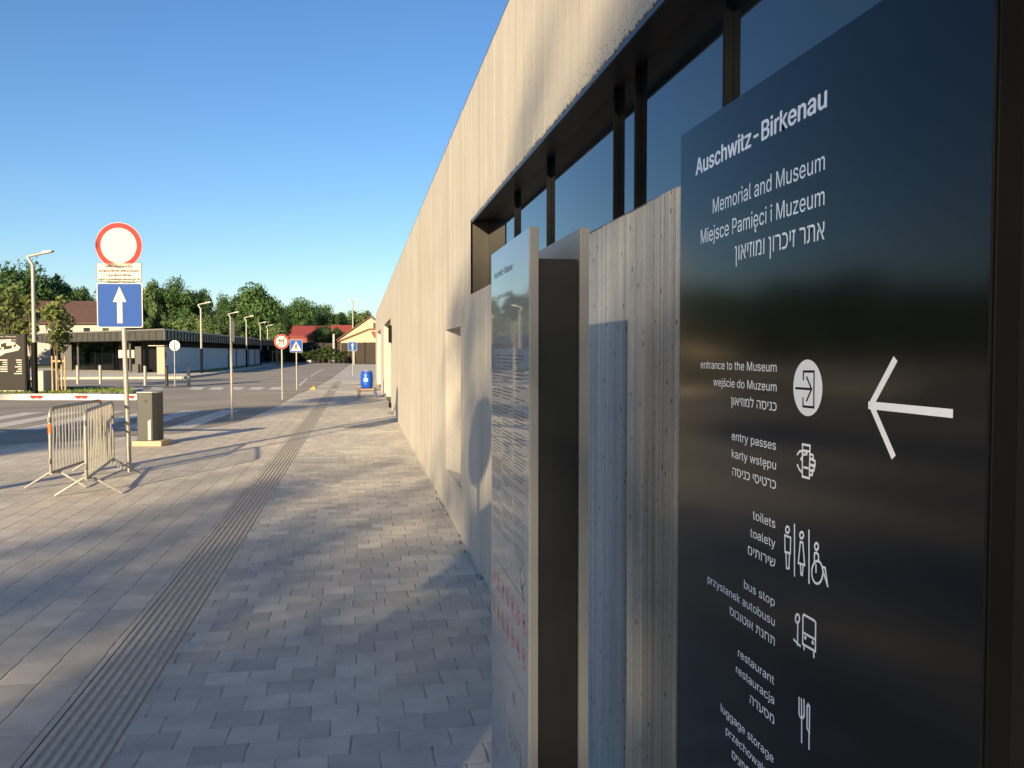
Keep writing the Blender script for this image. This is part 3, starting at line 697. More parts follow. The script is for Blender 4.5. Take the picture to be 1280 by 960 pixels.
zb1 = ZH(496.3, dg_)
bm_ = obj('boom', MB().box((-.165-3.6, -.02, zb1),(7.2,.06,.105)), M['boomwhite'], gate, local=True, bevel=.01)
for i, u in enumerate((47, 103, 163, -12, -70, -128, -186)):
    xc = (u-187)/F*dg_
    wq = .115 if u != 163 else .09
    obj('red_mark', MB().prism([(-wq-.01,.03),(wq+.01,.03),(wq-.03,-.028),(.03,-.028),(.0,-.010),(-.03,-.028),(-wq+.03,-.028)], (xc,-.0515,zb1), (1,0,0),(0,0,1),(0,-1,0), .002), M['signred'], bm_, local=True)
bp = thing('boom_rest', 'slim grey rest post holding the far end of the boom', 'boom rest', W(187-560, dg_), -YAW)
obj('post', MB().box((0,.0,zb1/2-.035),(.08,.08,zb1-.07)), M['cabinet'], bp, local=True); obj('fork', MB().box((0,-.045,zb1-.062),(.14,.02,.02)).box((0,.03,zb1-.02),(.14,.02,.09)), M['galv'], bp, local=True)

# ------------------------------------------------------------------ map board, bollards, bench, bin
dB = 32.3; rB = -YAW+R(4)
mb_r = thing('map_board', 'dark map board with white lettering and a pale site plan, on the grass', 'map board', W(-18, dB), rB)
wB, hB = 2.9, 2.12
f = obj('panel', MB().box((0,0,.15+hB/2),(wB,.10,hB)), M['board'], mb_r, local=True)
obj('base', MB().box((0,0,.08),(wB-.1,.2,.15)), M['kerb'], mb_r, local=True)
obj('edge_strip', MB().box((wB/2+.031,0,.15+hB/2),(.06,.12,hB+.01)), M['blackedge'], mb_r, local=True)
tb = MB()
for i, (t_, ww) in enumerate((('Auschwitz-Birkenau', .9), ('Memorial and Museum', .62), ('Miejsce Pamięci i Muzeum', .66), (rev('אתר זיכרון ומוזיאון'), .5))):
    put_text(t_, (wB/2-.30, -.0515, 2.13-i*.085+(.03 if i == 0 else 0)), (1,0,0),(0,0,1),(0,-1,0), width=ww*1.0, height=.06, anchor='right', mb=tb)
obj('lettering', tb, M['signwhite'], f, local=True)
rt = random.Random(9)
for cx in (-.9, -.38, .15, .68, 1.2):
    tb = MB()
    for k in range(rt.randint(6,9)):
        w_ = rt.uniform(.14,.30); z = 1.28-k*.085
        tb.quad((cx-w_+.14,-.0515,z),(cx+.14,-.0515,z),(cx+.14,-.0515,z+.035),(cx-w_+.14,-.0515,z+.035))
    obj('lettering', tb, M['signwhite'], f, local=True)
pm = MB(); Z0 = 1.36
pm.prism([(-.9,.0),(-.2,.05),(.45,.02),(.75,.20),(1.22,.30),(1.30,.42),(1.05,.62),(.98,.58),(.95,.72),(.60,.68),(.50,.52),(.28,.42),(.25,.34),(-.1,.30),(-.9,.16)], (0,-.051,Z0), (1,0,0),(0,0,1),(0,-1,0), .003)
obj('site_plan', pm, mat('plan_print', (.55,.46,.33), .6), f, local=True)
pl = MB()
for (x0,z0,x1,z1) in ((.60,.40,.80,.60),(.70,.32,1.0,.5),(.30,.28,.62,.40),(-.4,.12,.2,.2),(1.05,.40,1.15,.55)):
    pl.prism([(x0,z0),(x1,z0+.05),(x1,z1),(x0,z1-.05)], (0,-.0542,Z0), (1,0,0),(0,0,1),(0,-1,0), .001)
obj('plan_detail', pl, M['board'], f, local=True)

def bollard(loc, label, m):
    r = thing('bollard', label, 'bollard', loc, -YAW, 'bollards along the kerb')
    obj('post', MB().tube([(0,0,0),(0,0,.90)], .075, 16), m, r, local=True, smooth=True)
    obj('cap', MB().tube([(0,0,.90),(0,0,.93),(0,0,.95)], [.08,.08,.05], 16), M['galvd'] if m != M['black'] else M['blackedge'], r, local=True, smooth=True)
    return r
b0 = bollard(G(97.3,480.2), 'grey bollard on the kerb just left of the one by the sign pole', M['galv'])
dup(b0, G(125.5,479.8), label='grey bollard on the kerb next to the pole of the red rimmed sign')
dup(b0, G(181.5,481.8), label='grey bollard in front of the dark pavilion entrance, above the gate cabinet')
bollard(G(208.5,482.5), 'black bollard beside the round sign seen from behind', M['black'])
dup(b0, G(236,482.3), label='grey bollard in front of the pale pavilion wall')
cbx = thing('planter_block', 'pale grey concrete block beside the young tree stakes on the grass', 'concrete block', W(55, 33), -YAW)
obj('body', MB().box((0,0,.48),(.42,.9,.78)), M['greyrender'], cbx, local=True, bevel=.02); obj('top', MB().box((0,0,.882),(.43,.91,.02)), M['kerb'], cbx, local=True)
bn = thing('bench', 'low dark bench on the grass beside the lamp post', 'bench', W(44, 33.5), -YAW)
for k in range(3): obj('slat', MB().box((-.02,-.16+k*.16,.46),(.95,.13,.04)), M['black'], bn, local=True)
for s_ in (-1,1): obj('leg', MB().box((-.02+s_*.36,0,.27),(.07,.42,.33)), M['blackedge'], bn, local=True)

# ------------------------------------------------------------------ street lamps
def street_lamp(loc, label, h=5.2):
    r = thing('street_lamp', label, 'street lamp', loc, -YAW, 'bent neck street lamps along the road')
    obj('lower_pole', MB().tube([(0,0,0),(0,0,1.85)], .095, 14), M['blackedge'], r, local=True, smooth=True)
    obj('upper_pole', MB().tube([(0,0,1.85),(0,0,h-.62),(-.02,0,h-.52),(-.19,0,h-.27)], [.075,.062,.062,.055], 14), M['galv'], r, local=True, smooth=True)
    a_ = obj('arm', MB().tube([(-.2,0,h-.25),(.66,0,h-.06)], .05, 12), M['galv'], r, local=True, smooth=True)
    hd = obj('lamp_head', MB().prism([(-.03,-.05),(.34,.03),(.34,.075),(-.02,.04)], (.40,-.10,h-.10), (1,0,0),(0,0,1),(0,1,0), .2), M['galv'], r, local=True)
    obj('diffuser', MB().prism([(0,-.052),(.30,.012),(.30,.020),(0,-.044)], (.41,-.085,h-.104), (1,0,0),(0,0,1),(0,1,0), .17), M['lamp'], hd, local=True)
    return r
l0 = street_lamp(W(43.5, 31.2, .1), 'tall grey bent neck street lamp with dark foot, nearest, by the map board')
for u, d_, lb in ((252, 61, 'bent neck street lamp rising in front of the pale pavilion wall'), (289, 76, 'bent neck street lamp half hidden by the edge-on sign'),
                  (308.5, 84, 'bent neck street lamp near the far end of the pale pavilion wall'), (326, 101, 'bent neck street lamp at the end of the pavilion by the hedge'),
                  (335, 112, 'farthest bent neck street lamp, by the hedge left of the no left turn sign')):
    dup(l0, W(u, d_), label=lb)
lo = G(0,610) - Vector((math.sin(SAZ), math.cos(SAZ), 0))*5.5
dup(l0, (lo.x, lo.y, 0), math.pi-YAW, label='bent neck street lamp standing on the pavement left of the viewpoint')
ms = thing('floodlight_mast', 'very tall thin mast with twin floodlights behind the brown fence', 'mast', W(441.5, 140))
obj('pole', MB().tube([(*W(441.5,140)[:2],0),(*W(441.5,140)[:2],ZH(376,140))], [.16,.09], 10), M['galv'], ms, smooth=True)
tp = W(441.5,140,ZH(376.5,140))
obj('cross_arm', MB().tube([tp-RT*.55, tp+RT*.55], .05, 8), M['galv'], ms)
for s_ in (-1,1): obj('floodlight', MB().box((tp+RT*(.5*s_)+Vector((0,-.15,.05))),(.42,.3,.28), -YAW), M['galvd'], ms)
pf = thing('white_post', 'slim white post in front of the brown fence by the arrow sign', 'post', W(442.6, 110))
q = W(442.6,110); obj('shaft', MB().tube([q,(q.x,q.y,ZH(437,110))], .07, 8), M['signwhite'], pf); obj('cap', MB().tube([(q.x,q.y,ZH(437,110)),(q.x,q.y,ZH(436.3,110))], .1, 8), M['galv'], pf)

# ------------------------------------------------------------------ blue barrel on stand, yellow marker
dR = 30.0; q = W(458.5, dR); 
st = thing('barrel_stand', 'small board table with blue legs under the blue barrel', 'stand', q, -YAW)
zt = ZH(485.5, dR)
obj('board', MB().box((-.02,0,zt-.03),(.62,.45,.05)), M['wood'], st, local=True, bevel=.005)
for sx_, sy_ in ((-1,-1),(-1,1)): obj('leg', MB().tube([(sx_*.26,sy_*.16,zt-.055),(sx_*.29,sy_*.17,0)], .016, 8), M['stand'], st, local=True)
for sy_ in (-1,1): obj('leg', MB().tube([(.25,sy_*.16,zt-.055),(.36,sy_*.18,0)], .02, 8), M['stand'], st, local=True)
obj('side_rail', MB().tube([(.36,-.18,.002),(.30,-.16,zt+.05)], .018, 8), M['stand'], st, local=True)
br = thing('barrel', 'blue plastic barrel standing on a small table by the concrete wall', 'barrel', (q.x, q.y, zt), -YAW)
prof = [(.17,0),(.195,.03),(.215,.16),(.22,.3),(.215,.44),(.195,.53),(.20,.55),(.20,.58),(.17,.60),(.0,.60)]
bbm = MB().tube([(0,0,.001),*[(0,0,z) for r_, z in prof[1:-1]], (0,0,.605)], [.17]+[r_ for r_, z in prof[1:-1]]+[.14], 24); obj('body', bbm, M['barrel'], br, local=True, smooth=True)
obj('hoop', MB().tube([(0,0,.15),(0,0,.175)], .221, 24), M['barrel'], br, local=True, smooth=True); obj('hoop', MB().tube([(0,0,.42),(0,0,.445)], .2215, 24), M['barrel'], br, local=True, smooth=True)
obj('lid', MB().tube([(0,0,.605),(0,0,.625)], .14, 20), M['galv'], br, local=True, smooth=True)
obj('label_patch', MB().prism(rrect(.16,.12,.02), (0,-.224,.30), (1,0,0),(0,0,1),(0,-1,0), .003), mat('pale_blue_patch', (.15,.32,.75), .5), br, local=True)
obj('tap', MB().tube([(-.20,-.07,.08),(-.26,-.09,.08),(-.26,-.09,.03)], .014, 8), M['signwhite'], br, local=True)
q = G(391.5, 486.5)
ym = thing('yellow_marker', 'small yellow plastic marker lying where the road meets the pavement', 'marker', q, -YAW)
obj('body', MB().prism([(-.15,0),(.15,0),(.15,.09),(.10,.11),(.07,.20),(.02,.21),(-.01,.10),(-.15,.07)], (0,-.08,0), (1,0,0),(0,0,1),(0,1,0), .16), M['yellow'], ym, local=True, bevel=.012)
obj('foot', MB().box((0,0,.012),(.36,.26,.024)), M['yellow'], ym, local=True)
ym.scale = (.75,.75,.75)

# ------------------------------------------------------------------ pavilion with zinc fascia
cL, cC, cR = W(48,73), W(205,58), W(345,118)
bk = W(100,135); zf0, zf1 = 2.42, 3.08
pv = thing('pavilion', 'low flat roofed pavilion with grey zinc fascia, dark glazed front and pale side wall', 'pavilion', W(200,61))
poly = [cL, cC, cR, W(300,140), bk]
fm = MB().slab([(p.x,p.y) for p in poly], zf0, zf1)
def seams(a_, b_, n):
    for i in range(n+1):
        p = a_ + (b_-a_)*(i/n); d = (b_-a_).normalized(); nn = Vector((d.y,-d.x,0))
        fm.box((p.x+nn.x*.03, p.y+nn.y*.03, (zf0+zf1)/2), (.07,.09,zf1-zf0), math.atan2(d.y,d.x))
seams(cL, cC, 22); seams(cC, cR, 60)
rf = obj('roof', fm, M['fasc'], pv)
obj('roof_edge', MB().slab([(p.x+o_[0],p.y+o_[1]) for p,o_ in zip(poly, ((-.1,-.1),(.05,-.15),(.1,0),(0,0),(0,0)))], zf1+.002, zf1+.10), M['galvd'], rf)
def wallseg(a_, b_, z0, z1, t=.2):
    d = (b_-a_).normalized(); n = Vector((-d.y,d.x,0))*t
    return MB().slab([(a_.x,a_.y),(b_.x,b_.y),((b_+n).x,(b_+n).y),((a_+n).x,(a_+n).y)], z0, z1)
gA, gB = W(64,77), W(188,66.5)
obj('glazed_front', wallseg(gA, gB, 0, zf0-.003), M['pavglass'], pv)
for t_ in (.12,.3,.48,.66,.84): p = gA+(gB-gA)*t_; obj('glazing_bar', MB().box((p.x+.05,p.y-.06,1.2),(.09,.09,2.36), -.7), M['pavdark'], pv)
obj('dark_recess', wallseg(W(176,64.5), W(201,62.5), 0, zf0-.004), M['pavdark'], pv)
obj('side_cladding', wallseg(W(205,63), W(333,131), 0, zf0-.004), M['pavdark'], pv)
for (u,d_) in ((82,72),(98,70.5)): p = W(u,d_); obj('column', MB().tube([(p.x,p.y,0),(p.x,p.y,zf0-.003)], .09, 10), M['pavgrey'], pv)
for (u,d_) in ((157,62),(163,63)): p = W(u,d_); obj('column', MB().tube([(p.x,p.y,0),(p.x,p.y,zf0+.2)], .09, 10), M['pavgrey'], pv)
p = W(173.5,63); obj('grey_pier', MB().box((p.x,p.y,1.0),(.5,.3,2.0), -YAW), M['pavgrey'], pv)
p = W(84,70.5); obj('grey_pier', MB().box((p.x,p.y,1.1),(.9,.3,2.2), -YAW), M['pavgrey'], pv)
for u in (155, 166): p = W(u,65); obj('poster', MB().box((p.x,p.y-.3,1.45),(.62,.04,.60), -YAW), M['signwhite'], pv)
p = W(170.5,62); obj('counter', MB().box((p.x,p.y,.36),(.42,.4,.72), -YAW), M['pavgrey'], pv)
sa, sb = W(202.5,58.8), W(325,113)
ws = obj('pale_wall', wallseg(sa, sb, 0, 1.95, .25), M['pavwall'], pv)
for t_ in (.52,.62,.80,.9): 
    p = sa+(sb-sa)*t_; d = (sb-sa).normalized(); n = Vector((d.y,-d.x,0)); obj('wall_joint', MB().box((p.x+n.x*.02,p.y+n.y*.02,.975),(.5,.06,1.94), math.atan2(d.y,d.x)), M['pavgrey'], ws)
d = (sb-sa).normalized(); n = Vector((-d.y,d.x,0))
pe = sa - d*.13 + n*.02
obj('wall_end', MB().box((pe.x,pe.y,1.0),(.24,.50,2.0), math.atan2(d.y,d.x)), M['pavend'], ws)
obj('wall_cap', MB().box((pe.x-.2,pe.y,2.03),(1.1,.55,.05), -YAW), M['kerb'], ws)
p = sa+d*.9; nn = Vector((d.y,-d.x,0)); obj('house_number_plate', MB().box((p.x+nn.x*.03,p.y+nn.y*.03,1.35),(.5,.04,.45), math.atan2(d.y,d.x)), M['pavdark'], ws)
dm_ = thing('security_dome', 'slim pale vent pipe on the flat pavilion roof', 'vent pipe', W(129,80,zf1))
q = W(129,80); obj('pipe', MB().tube([(q.x,q.y,zf1+.1),(q.x,q.y,zf1+.75)], .08, 8), M['galv'], dm_); obj('cowl', MB().tube([(q.x,q.y,zf1+.75),(q.x,q.y,zf1+.82)], .12, 8), M['galv'], dm_)

# ------------------------------------------------------------------ houses far behind
def house(label, wallm, roofm, c, rz, L_, D_, he, hr, over=.4, winx=(), wz=1.6, gable=False, chim=()):
    r = thing('house', label, 'house', c, rz)
    mb = MB(); x, y = L_/2, D_/2
    mb.quad((-x,-y,0),(x,-y,0),(x,-y,he),(-x,-y,he)); mb.quad((x,y,0),(-x,y,0),(-x,y,he),(x,y,he))
    mb.quad((x,-y,0),(x,y,0),(x,y,he),(x,0,hr-.02),(x,-y,he)); mb.quad((-x,y,0),(-x,-y,0),(-x,-y,he),(-x,0,hr-.02),(-x,y,he))
    wl_ = obj('wall', mb, wallm, r, local=True)
    k = (hr-he)/y; X = x+over; Y = y+over; ze = he-over*k; t = .16
    ro = MB().prism([(-Y,ze),(0,hr),(Y,ze),(Y,ze+t),(0,hr+t),(-Y,ze+t)], (-X,0,0), (0,1,0),(0,0,1),(1,0,0), 2*X)
    ro_ = obj('roof', ro, roofm, r, local=True)
    for (cx, cy2) in chim: obj('chimney', MB().box((cx,cy2,hr+.2),(.6,.6,1.3)), M['redwall'], ro_, local=True)
    for (wx, ww, hh, zz) in winx:
        f_ = obj('window', MB().box((wx,-y-.02,zz),(ww,.06,hh)), M['signwhite'], r, local=True); obj('pane', MB().box((wx,-y-.055,zz),(ww-.2,.03,hh-.2)), M['glassd'], f_, local=True)
    return r
house('pale grey house with long brown tiled roof behind the pavilion', M['greyrender'], M['brownroof'], W(112,112), -YAW+R(4), 12.2, 9, ZH(402,107), ZH(378,112), .5,
      [(-2.2,1.0,1.3,4.1), (1.6,1.0,1.3,4.1), (3.9,1.0,1.3,4.1)], chim=())
house('low house with long bright red roof beyond the fence', M['redwall'], M['redroof'], W(383,150), -YAW+R(3), 7.6, 7, ZH(420,146), ZH(408.5,150), .3, [(-2,.9,1.1,2.9),(1.5,.9,1.1,2.9)])
house('small house with red roof peeping out beside the cream house', M['redwall'], M['redroof'], W(428,158), -YAW, 3.6, 6, ZH(421,155), ZH(407.5,158), .3, [(0,.9,1.1,2.9)])
# cream house, gable toward us
cr = house('cream gabled house with brown eaves beside the end of the concrete wall', M['cream'], M['eave'], W(466.5,136), -YAW+math.pi/2+R(4), 9, 9.6, ZH(424,131), ZH(396.5,131), .35)
zl, zm, zr = ZH(426.2,127), ZH(412.2,127), ZH(412.8,127)
obj('annex', MB().prism([(-4.0,0),(-4.0,zl),(.2,zm),(4.2,zr),(4.2,0)], (-8.4,0,0), (0,-1,0),(0,0,1),(1,0,0), 3.2), M['cream'], cr, local=True)
obj('annex_roof', MB().prism([(-4.5,zl-.25),(.2,zm+.01),(4.5,zr+.01),(4.5,zr+.2),(.2,zm+.22),(-4.5,zl-.02)], (-8.6,0,0), (0,-1,0),(0,0,1),(1,0,0), 3.6), M['eave'], cr, local=True)
obj('red_gable_panel', MB().prism([(1.0,ZH(423,127)),(3.2,ZH(424,127)),(3.2,ZH(414.5,127)),(.4,ZH(414.2,127))], (-8.43,0,0), (0,-1,0),(0,0,1),(1,0,0), .03), M['redwall'], cr, local=True)
wz = ZH(407,131)
w__ = obj('window', MB().box((-4.53,-.8,wz),(.05,.7,.9)), M['eave'], cr, local=True); obj('pane', MB().box((-4.565,-.8,wz),(.03,.5,.7)), M['glassd'], w__, local=True)

# ------------------------------------------------------------------ fences
def fence(label, a_, b_, h, m, n, slats):
    r = thing('fence', label, 'fence', a_); d = (b_-a_); L_ = d.length; rz = math.atan2(d.y,d.x); r.rotation_euler = (0,0,rz)
    obj('panel', MB().box((L_/2,0,h/2+.04),(L_,.04,h-.08)), m, r, local=True)
    for i in range(n+1): obj('post', MB().box((L_*i/n,-.055,h/2+.02),(.12,.07,h+.04)), M['blackedge'], r, local=True)
    mb = MB()
    for i in range(slats): mb.box((L_*(i+.5)/slats,-.028,h/2),(L_/slats*.8,.012,h-.12))
    obj('slat', mb, m, r, local=True)
fence('long dark fence behind the hedge at the end of the road', W(318,134), W(405,132), ZH(428.5,133), M['fence'], 5, 40)
fence('brown slatted fence in front of the cream house', W(405.6,131.8), W(476,118), ZH(428.5,126), M['fencebr'], 4, 40)
pp = thing('concrete_post', 'grey concrete pole standing where the dark and brown fences meet', 'pole', W(417.5,128))
q = W(417.5,128); obj('shaft', MB().tube([q,(q.x,q.y,ZH(418,128))], [.2,.16], 8), M['kerb'], pp); obj('cap', MB().tube([(q.x,q.y,ZH(418,128)),(q.x,q.y,ZH(417.5,128))], .19, 8), M['kerb'], pp)
wb = thing('white_trough', 'small white box lying at the foot of the hedge', 'box', W(386,120))
q = W(386,120); obj('body', MB().box((q.x,q.y,.22),(.62,.4,.40)), M['signwhite'], wb); obj('lid', MB().box((q.x,q.y,.44),(.66,.44,.04)), M['signwhite'], wb)
# two stakes guards by the hedge
for u, lb in ((343,'pale wooden stake frame by the hedge, the left one of two'), (349.5,'pale wooden stake frame by the hedge behind the no left turn sign')):
    q = W(u, 116); s_ = thing('stake_frame', lb, 'stakes', q, -YAW, 'stake frames by the hedge')
    for dx in (-.25,.25): obj('stake', MB().tube([(dx,0,0),(dx,0,ZH(438,116))], .07, 6), M['stake'], s_, local=True)
    obj('rail', MB().box((0,-.08,ZH(440,116)),(.7,.05,.12)), M['stake'], s_, local=True)

# ------------------------------------------------------------------ trees
def crown_mesh(seed, rx, rz, zc, n, leaf, blobs=26, hollow=.45):
    rr = random.Random(seed); mb = MB()
    cl = []
    for i in range(blobs):
        th = rr.uniform(0, 6.283); ph = math.acos(rr.uniform(-.75, 1)); k = rr.uniform(hollow, .88)
        wv = .85 + .25*math.sin(3*th+seed)
        cl.append((rx*k*wv*math.sin(ph)*math.cos(th), rx*k*wv*math.sin(ph)*math.sin(th), zc + rz*k*math.cos(ph), rr.uniform(.20,.40)*rx))
    for i in range(blobs//4):
        th = rr.uniform(0, 6.283); k = rr.uniform(.1, .5)
        cl.append((rx*k*math.cos(th), rx*k*math.sin(th), zc + rz*rr.uniform(-.7, .55), rx*rr.uniform(.38, .5)))
    tot = sum(c[3]**2 for c in cl)
    for (cx, cy_, cz, cr_) in cl:
        m_ = int(n*cr_*cr_/tot)
        for _ in range(m_):
            d = Vector((rr.gauss(0,1), rr.gauss(0,1), rr.gauss(0,1))).normalized()
            k = cr_*(rr.random()**.45)*(1.0 if rr.random() < .9 else 1.25)
            p = Vector((cx, cy_, cz)) + Vector((d.x*k, d.y*k, d.z*k*.8))
            nrm = (d + Vector((rr.uniform(-1,1), rr.uniform(-1,1), rr.uniform(-1,1)))*.8).normalized()
            t1 = nrm.orthogonal().normalized(); t2 = nrm.cross(t1); a_ = rr.uniform(0,6.28)
            e1 = t1*math.cos(a_)+t2*math.sin(a_); e2 = nrm.cross(e1); s_ = leaf*rr.uniform(.6,1.3)
            mb.quad(p-e1*s_, p-e2*s_*.55, p+e1*s_, p+e2*s_*.55)
    return mb, cl
def trunk_mesh(seed, h, r_, cl, zsplit):
    rr = random.Random(seed+99); mb = MB()
    mb.tube([(0,0,-.1),(rr.uniform(-.1,.1),rr.uniform(-.1,.1),zsplit*.5),(rr.uniform(-.2,.2),rr.uniform(-.2,.2),zsplit),(rr.uniform(-.3,.3),rr.uniform(-.3,.3),h*.8)], [r_*1.25,r_,r_*.85,r_*.25], 9)
    for c in cl[::2]:
        z0 = rr.uniform(zsplit*.8, h*.6); z0 = min(z0, c[2]-.2)
        mb.tube([(0,0,z0),(c[0]*.5,c[1]*.5,(z0+c[2])/2+.2),(c[0],c[1],c[2])], [r_*.4,r_*.22,r_*.06], 5, False)
    return mb
# base trees are built 10 m tall and copied at other scales
def tree_proto(seed, name, label, cat, m, h=10., rx=4., low=.03, n=12000, leaf=.20, tr=.24, blobs=46):
    r = thing(name, label, cat, (0,0,0))
    zlo = h*low; rz_ = (h-zlo)/2*1.02; cm, cl = crown_mesh(seed, rx, rz_, zlo+rz_*.98, n, leaf, blobs)
    obj('trunk', trunk_mesh(seed, h, tr, cl, max(zlo, h*.22)), M['bark'], r, local=True)
    obj('crown', cm, m, r, local=True); return r
P = {'d': tree_proto(1,'leafy_tree','','tree',M['leafd']), 'm': tree_proto(2,'leafy_tree','','tree',M['leafm']), 'l': tree_proto(3,'leafy_tree','','tree',M['leafl'], rx=3.6),
     'd2': tree_proto(4,'leafy_tree','','tree',M['leafd'], rx=4.6), 'm2': tree_proto(5,'leafy_tree','','tree',M['leafm'], rx=4.4, blobs=34)}
used = set()
rtr = random.Random(21)
def plant(kind, u, vtop, d_, halfpx, label, group='trees behind the houses and pavilion'):
    src = P[kind]; H = ZH(vtop, d_); wx = halfpx*d_/F
    rx0 = {'d':4,'m':4,'l':3.6,'d2':4.6,'m2':4.4}[kind]
    sc = (wx/rx0, wx/rx0, H/10.2); loc = W(u, d_); rz = rtr.uniform(0,6.28)
    if kind not in used:
        used.add(kind); src.location = loc; src.rotation_euler = (0,0,rz); src.scale = sc; src['label'] = label; src['group'] = group; return src
    return dup(src, loc, rz, label, group, sc)
plant('d2', 24, 321, 122, 48, 'broad dark green tree behind the nearest street lamp')
plant('d', 68, 334, 128, 30, 'dark tree just right of the nearest street lamp, above the brown roof')
plant('d', 105, 351, 138, 20, 'smaller dark tree behind the brown roof ridge')
plant('m', 140, 344, 150, 26, 'green tree hidden behind the blue arrow square')
plant('l', 187, 345, 128, 21, 'pale green rounded tree just right of the blue arrow square')
plant('m', 222, 347, 132, 30, 'dense green tree over the middle of the pavilion roof')
plant('d', 250, 353, 136, 24, 'dark tree behind the lamp in front of the pale pavilion wall')
plant('d2', 281, 363, 150, 16, 'low dark tree in the dip between two larger crowns')
plant('m2', 322, 349, 122, 38, 'biggest bright green tree, above the pale wall end')
plant('d', 350, 372, 135, 18, 'dark tree filling the gap left of the red roof')
plant('m2', 373, 367, 160, 25, 'rounded green tree right behind the long red roof')
plant('m', 409, 381, 170, 20, 'green tree between the red roof and the twin floodlight mast')
plant('m2', 428, 388, 176, 15, 'small green tree left of the floodlight mast')
plant('l', 452, 386, 182, 24, 'pale green tree behind the cream gabled house')
plant('d', 405, 402, 145, 14, 'small dark tree in front of the red roofs')
plant('d', 88, 346, 145, 24, 'dark tree above the left end of the brown roof')
plant('m', 166, 352, 142, 24, 'green tree showing past the right edge of the blue arrow square')
plant('d2', 205, 350, 148, 30, 'deep green tree filling the gap between the two crowns over the pavilion')
plant('d', 300, 360, 150, 26, 'dark tree filling the gap left of the biggest bright green tree')
plant('d2', 392, 374, 178, 24, 'dark tree between the two crowns above the red roofs')
plant('d', 422, 385, 185, 20, 'dark green tree above the small red roof')
plant('m', 440, 388, 190, 22, 'green tree right behind the floodlight mast')
plant('d', 421, 405, 143, 11, 'small dark tree between the red roof and the cream gable')
for u, v_, d_, w_, lb in ((178,392,112,20,'olive green bush above the pavilion roof edge beside the arrow square'), (205,388,116,22,'grey green bush above the pavilion roof, left of the tall lamp'), (236,390,116,24,'olive bush over the pavilion roof left of the tall lamp neck'),
                          (262,392,114,22,'olive bush just right of the tall lamp over the pavilion'), (290,396,116,18,'yellow green bush behind the edge-on sign'), (346,402,118,16,'pale bush over the end of the dark fence')):
    plant('l', u, v_, d_, w_, lb, 'bushes behind the pavilion')
for u, v_, d_, w_, lb in ((-60,330,105,40,'dark tree beyond the left edge of the view, next to the broad one'), (-170,318,100,60,'broad tree far out to the left of the map board'), (-300,300,95,70,'tall green tree far to the left of the gate'),
                          (-460,310,92,70,'dark tree well to the left of the gate boom'), (-640,295,85,80,'big green tree at far left across the road'), (-880,270,80,95,'large tree at the left side across the road'), (-1250,230,75,120,'tallest tree at the left side of the road'),
                          (-1800,200,70,150,'wide tree at the far left of the road')):
    plant(rtr.choice(('d2','m2','d2','m2')), u, v_, d_, w_*1.25, lb, 'trees out of view to the left')
for k, u in enumerate((-60,-180,-330,-480,-620,-800,-1050,-1350,-1750)):
    plant('l', u, 385-k*6, 92-k*2.5, 60+k*12, 'olive green bush under the big trees far left of the gate boom', 'bushes out of view to the left')
# shade trees behind the viewpoint (their shadows lie over the pavement)
us, ul_ = Vector((math.sin(SAZ), math.cos(SAZ), 0)), Vector((math.cos(SAZ), -math.sin(SAZ), 0))
def shade(seed, s_, l_, H, rx, low, label, n=6500, leaf=.20, blobs=30):
    t_ = tree_proto(seed, 'leafy_tree', label, 'tree', M['leafm'], H, rx, low, n, leaf, .2, blobs); t_.location = us*s_ + ul_*l_; t_['group'] = 'shade trees behind the viewpoint'
shade(31, -40, -8.6, 14.6, 3.3, .2, 'tall shade tree behind the viewpoint, left of four', 1350, .22)
shade(32, -42, -4.8, 15.7, 3.4, .2, 'tall shade tree behind the viewpoint, second from the left of four', 1550, .22)
shade(33, -41, -1.2, 17.5, 3.3, .2, 'tall shade tree behind the viewpoint, second from the right of four', 1800, .22)
shade(35, -43, 2.8, 16.6, 3.4, .2, 'tall shade tree behind the viewpoint, nearest the building', 1700, .22)
shade(34, -25, -13.0, 16.4, 2.1, .3, 'slender shade tree beside the road left of the viewpoint', 3200)
# young staked trees
def young(loc, label, h, rx, low, seed, stk):
    t_ = tree_proto(seed, 'young_tree', label, 'tree', M['leafy'], h, rx, low, 1500, .085, .035, 22); t_.location = loc; t_['group'] = 'young staked trees on the grass'
    sf_ = thing('tree_stakes', 'pale wooden stakes round the ' + label, 'stakes', loc, -YAW, 'wooden tree stakes on the grass')
    for dx, dy in stk: obj('stake', MB().tube([(dx,dy,0),(dx,dy,1.35)], .035, 6), M['stake'], sf_, local=True)
    for z in (1.15,): obj('tie_rail', MB().box(((stk[0][0]+stk[-1][0])/2, stk[0][1], z),(abs(stk[0][0]-stk[-1][0])+.06,.03,.07)), M['stake'], sf_, local=True)
yt = ((-.22,0),(-.08,.35),(.02,-.2),(.24,0))
young(W(72.5,32.8,.1), 'slim young tree right of the nearest lamp post', 4.0, .72, .30, 41, ((-.22,.0),(-.02,.3),(.07,-.25),(.27,0)))
young(W(37,35.5,.1), 'small young tree half hidden by the map board edge', 4.2, .6, .35, 42, ((-.05,.0),(.0,.3),(.05,-.2),(.1,0)))
young(W(10,36,.1), 'bushy young tree rising behind the map board', 4.6, 1.2, .30, 43, ((-.3,.0),(-.1,.3),(.1,-.25),(.3,0)))
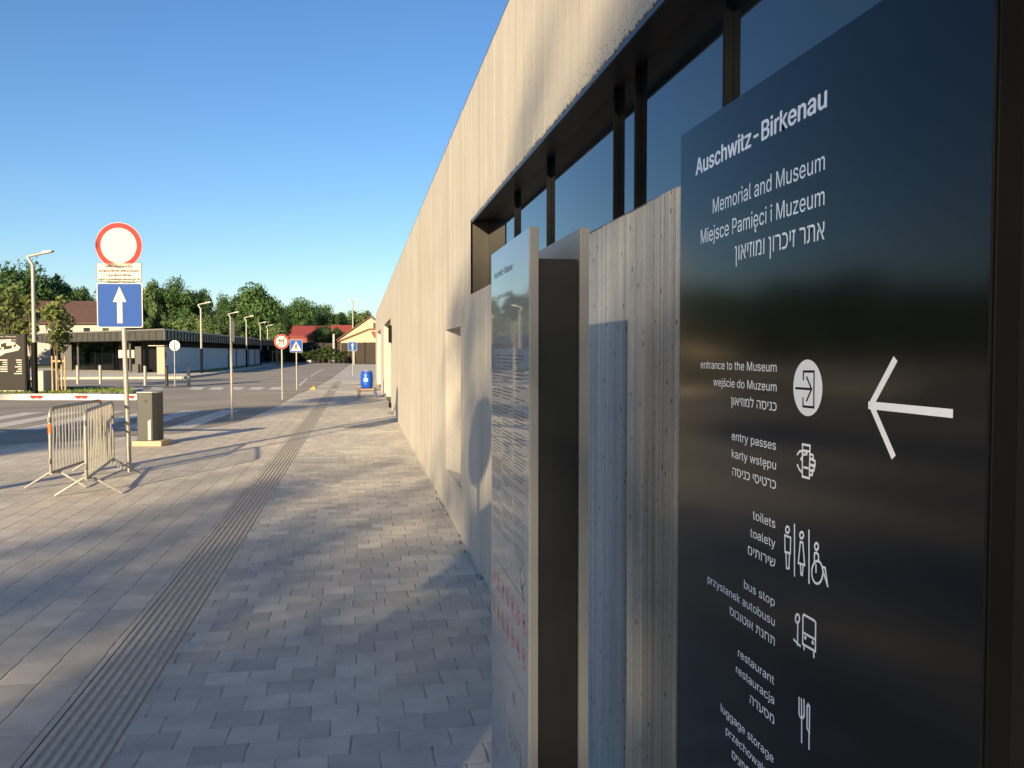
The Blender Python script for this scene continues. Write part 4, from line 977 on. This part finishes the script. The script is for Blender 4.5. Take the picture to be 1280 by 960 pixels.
# hedge plants at the fence
hm, hc_ = crown_mesh(61, 1.0, 1.2, 1.2, 700, .11, 10, .3)
h0 = None
for i, u in enumerate((336,342,349,357,364,371,378,384,391,398,404,411,418,424,430)):
    loc = W(u, 122-abs(u-380)*.02); sc = rtr.uniform(1.0,1.5)
    lab = ['shrub in the planting strip below the dark fence'][0]
    if h0 is None:
        h0 = thing('shrub', lab, 'shrub', loc, 0, 'shrubs along the fence'); obj('foliage', hm, M['leafs'], h0, local=True)
        obj('stem', MB().tube([(0,0,-.05),(0,0,1.2)], .03, 5), M['bark'], h0, local=True)
    else: dup(h0, loc, rtr.uniform(0,6), lab, 'shrubs along the fence', (sc, sc, sc*rtr.uniform(.55,1.0)))

# weeds in the joint at the foot of the wall
wd = MB(); rr = random.Random(77)
for k in range(22):
    y = rr.uniform(3.2, 12); x = WX-.012-rr.random()*.03
    if rr.random() < .5: y = rr.choice((4.6, 5.3, 5.9, 8.2)) + rr.gauss(0, .08)
    for q_ in range(5):
        a_ = rr.uniform(0, 6.28); h_ = rr.uniform(.01, .035); dx, dy = math.cos(a_)*.012, math.sin(a_)*.012
        wd.quad((x,y,.001),(x+dx*.5-dy*.4,y+dy*.5+dx*.4,h_*.6),(x+dx,y+dy,h_),(x+dx*.5+dy*.4,y+dy*.5-dx*.4,h_*.5))
tag(obj('weeds', wd, M['leafm']), kind='stuff')

# two plain boxes added out of view to cast shadow stripes across the blocks
for nm, x, wdt in (('narrow', -2.74, .28), ('wide', -2.02, .50)):
    pr = thing('shadow_caster', 'plain grey steel box added unseen behind the viewpoint to cast a shadow, the %s one of the pair' % nm, 'cabinet', (x, -1.2, 0), -SAZ, 'added shadow casters behind the viewpoint')
    obj('housing', MB().box((0,0,1.0),(wdt,.16,1.9)), M['cabinet'], pr, local=True, bevel=.01)
    obj('base_plate', MB().box((0,0,.025),(wdt+.12,.28,.045)), M['galv'], pr, local=True)
    obj('cap', MB().box((0,0,1.963),(wdt+.02,.18,.02)), M['galv'], pr, local=True)
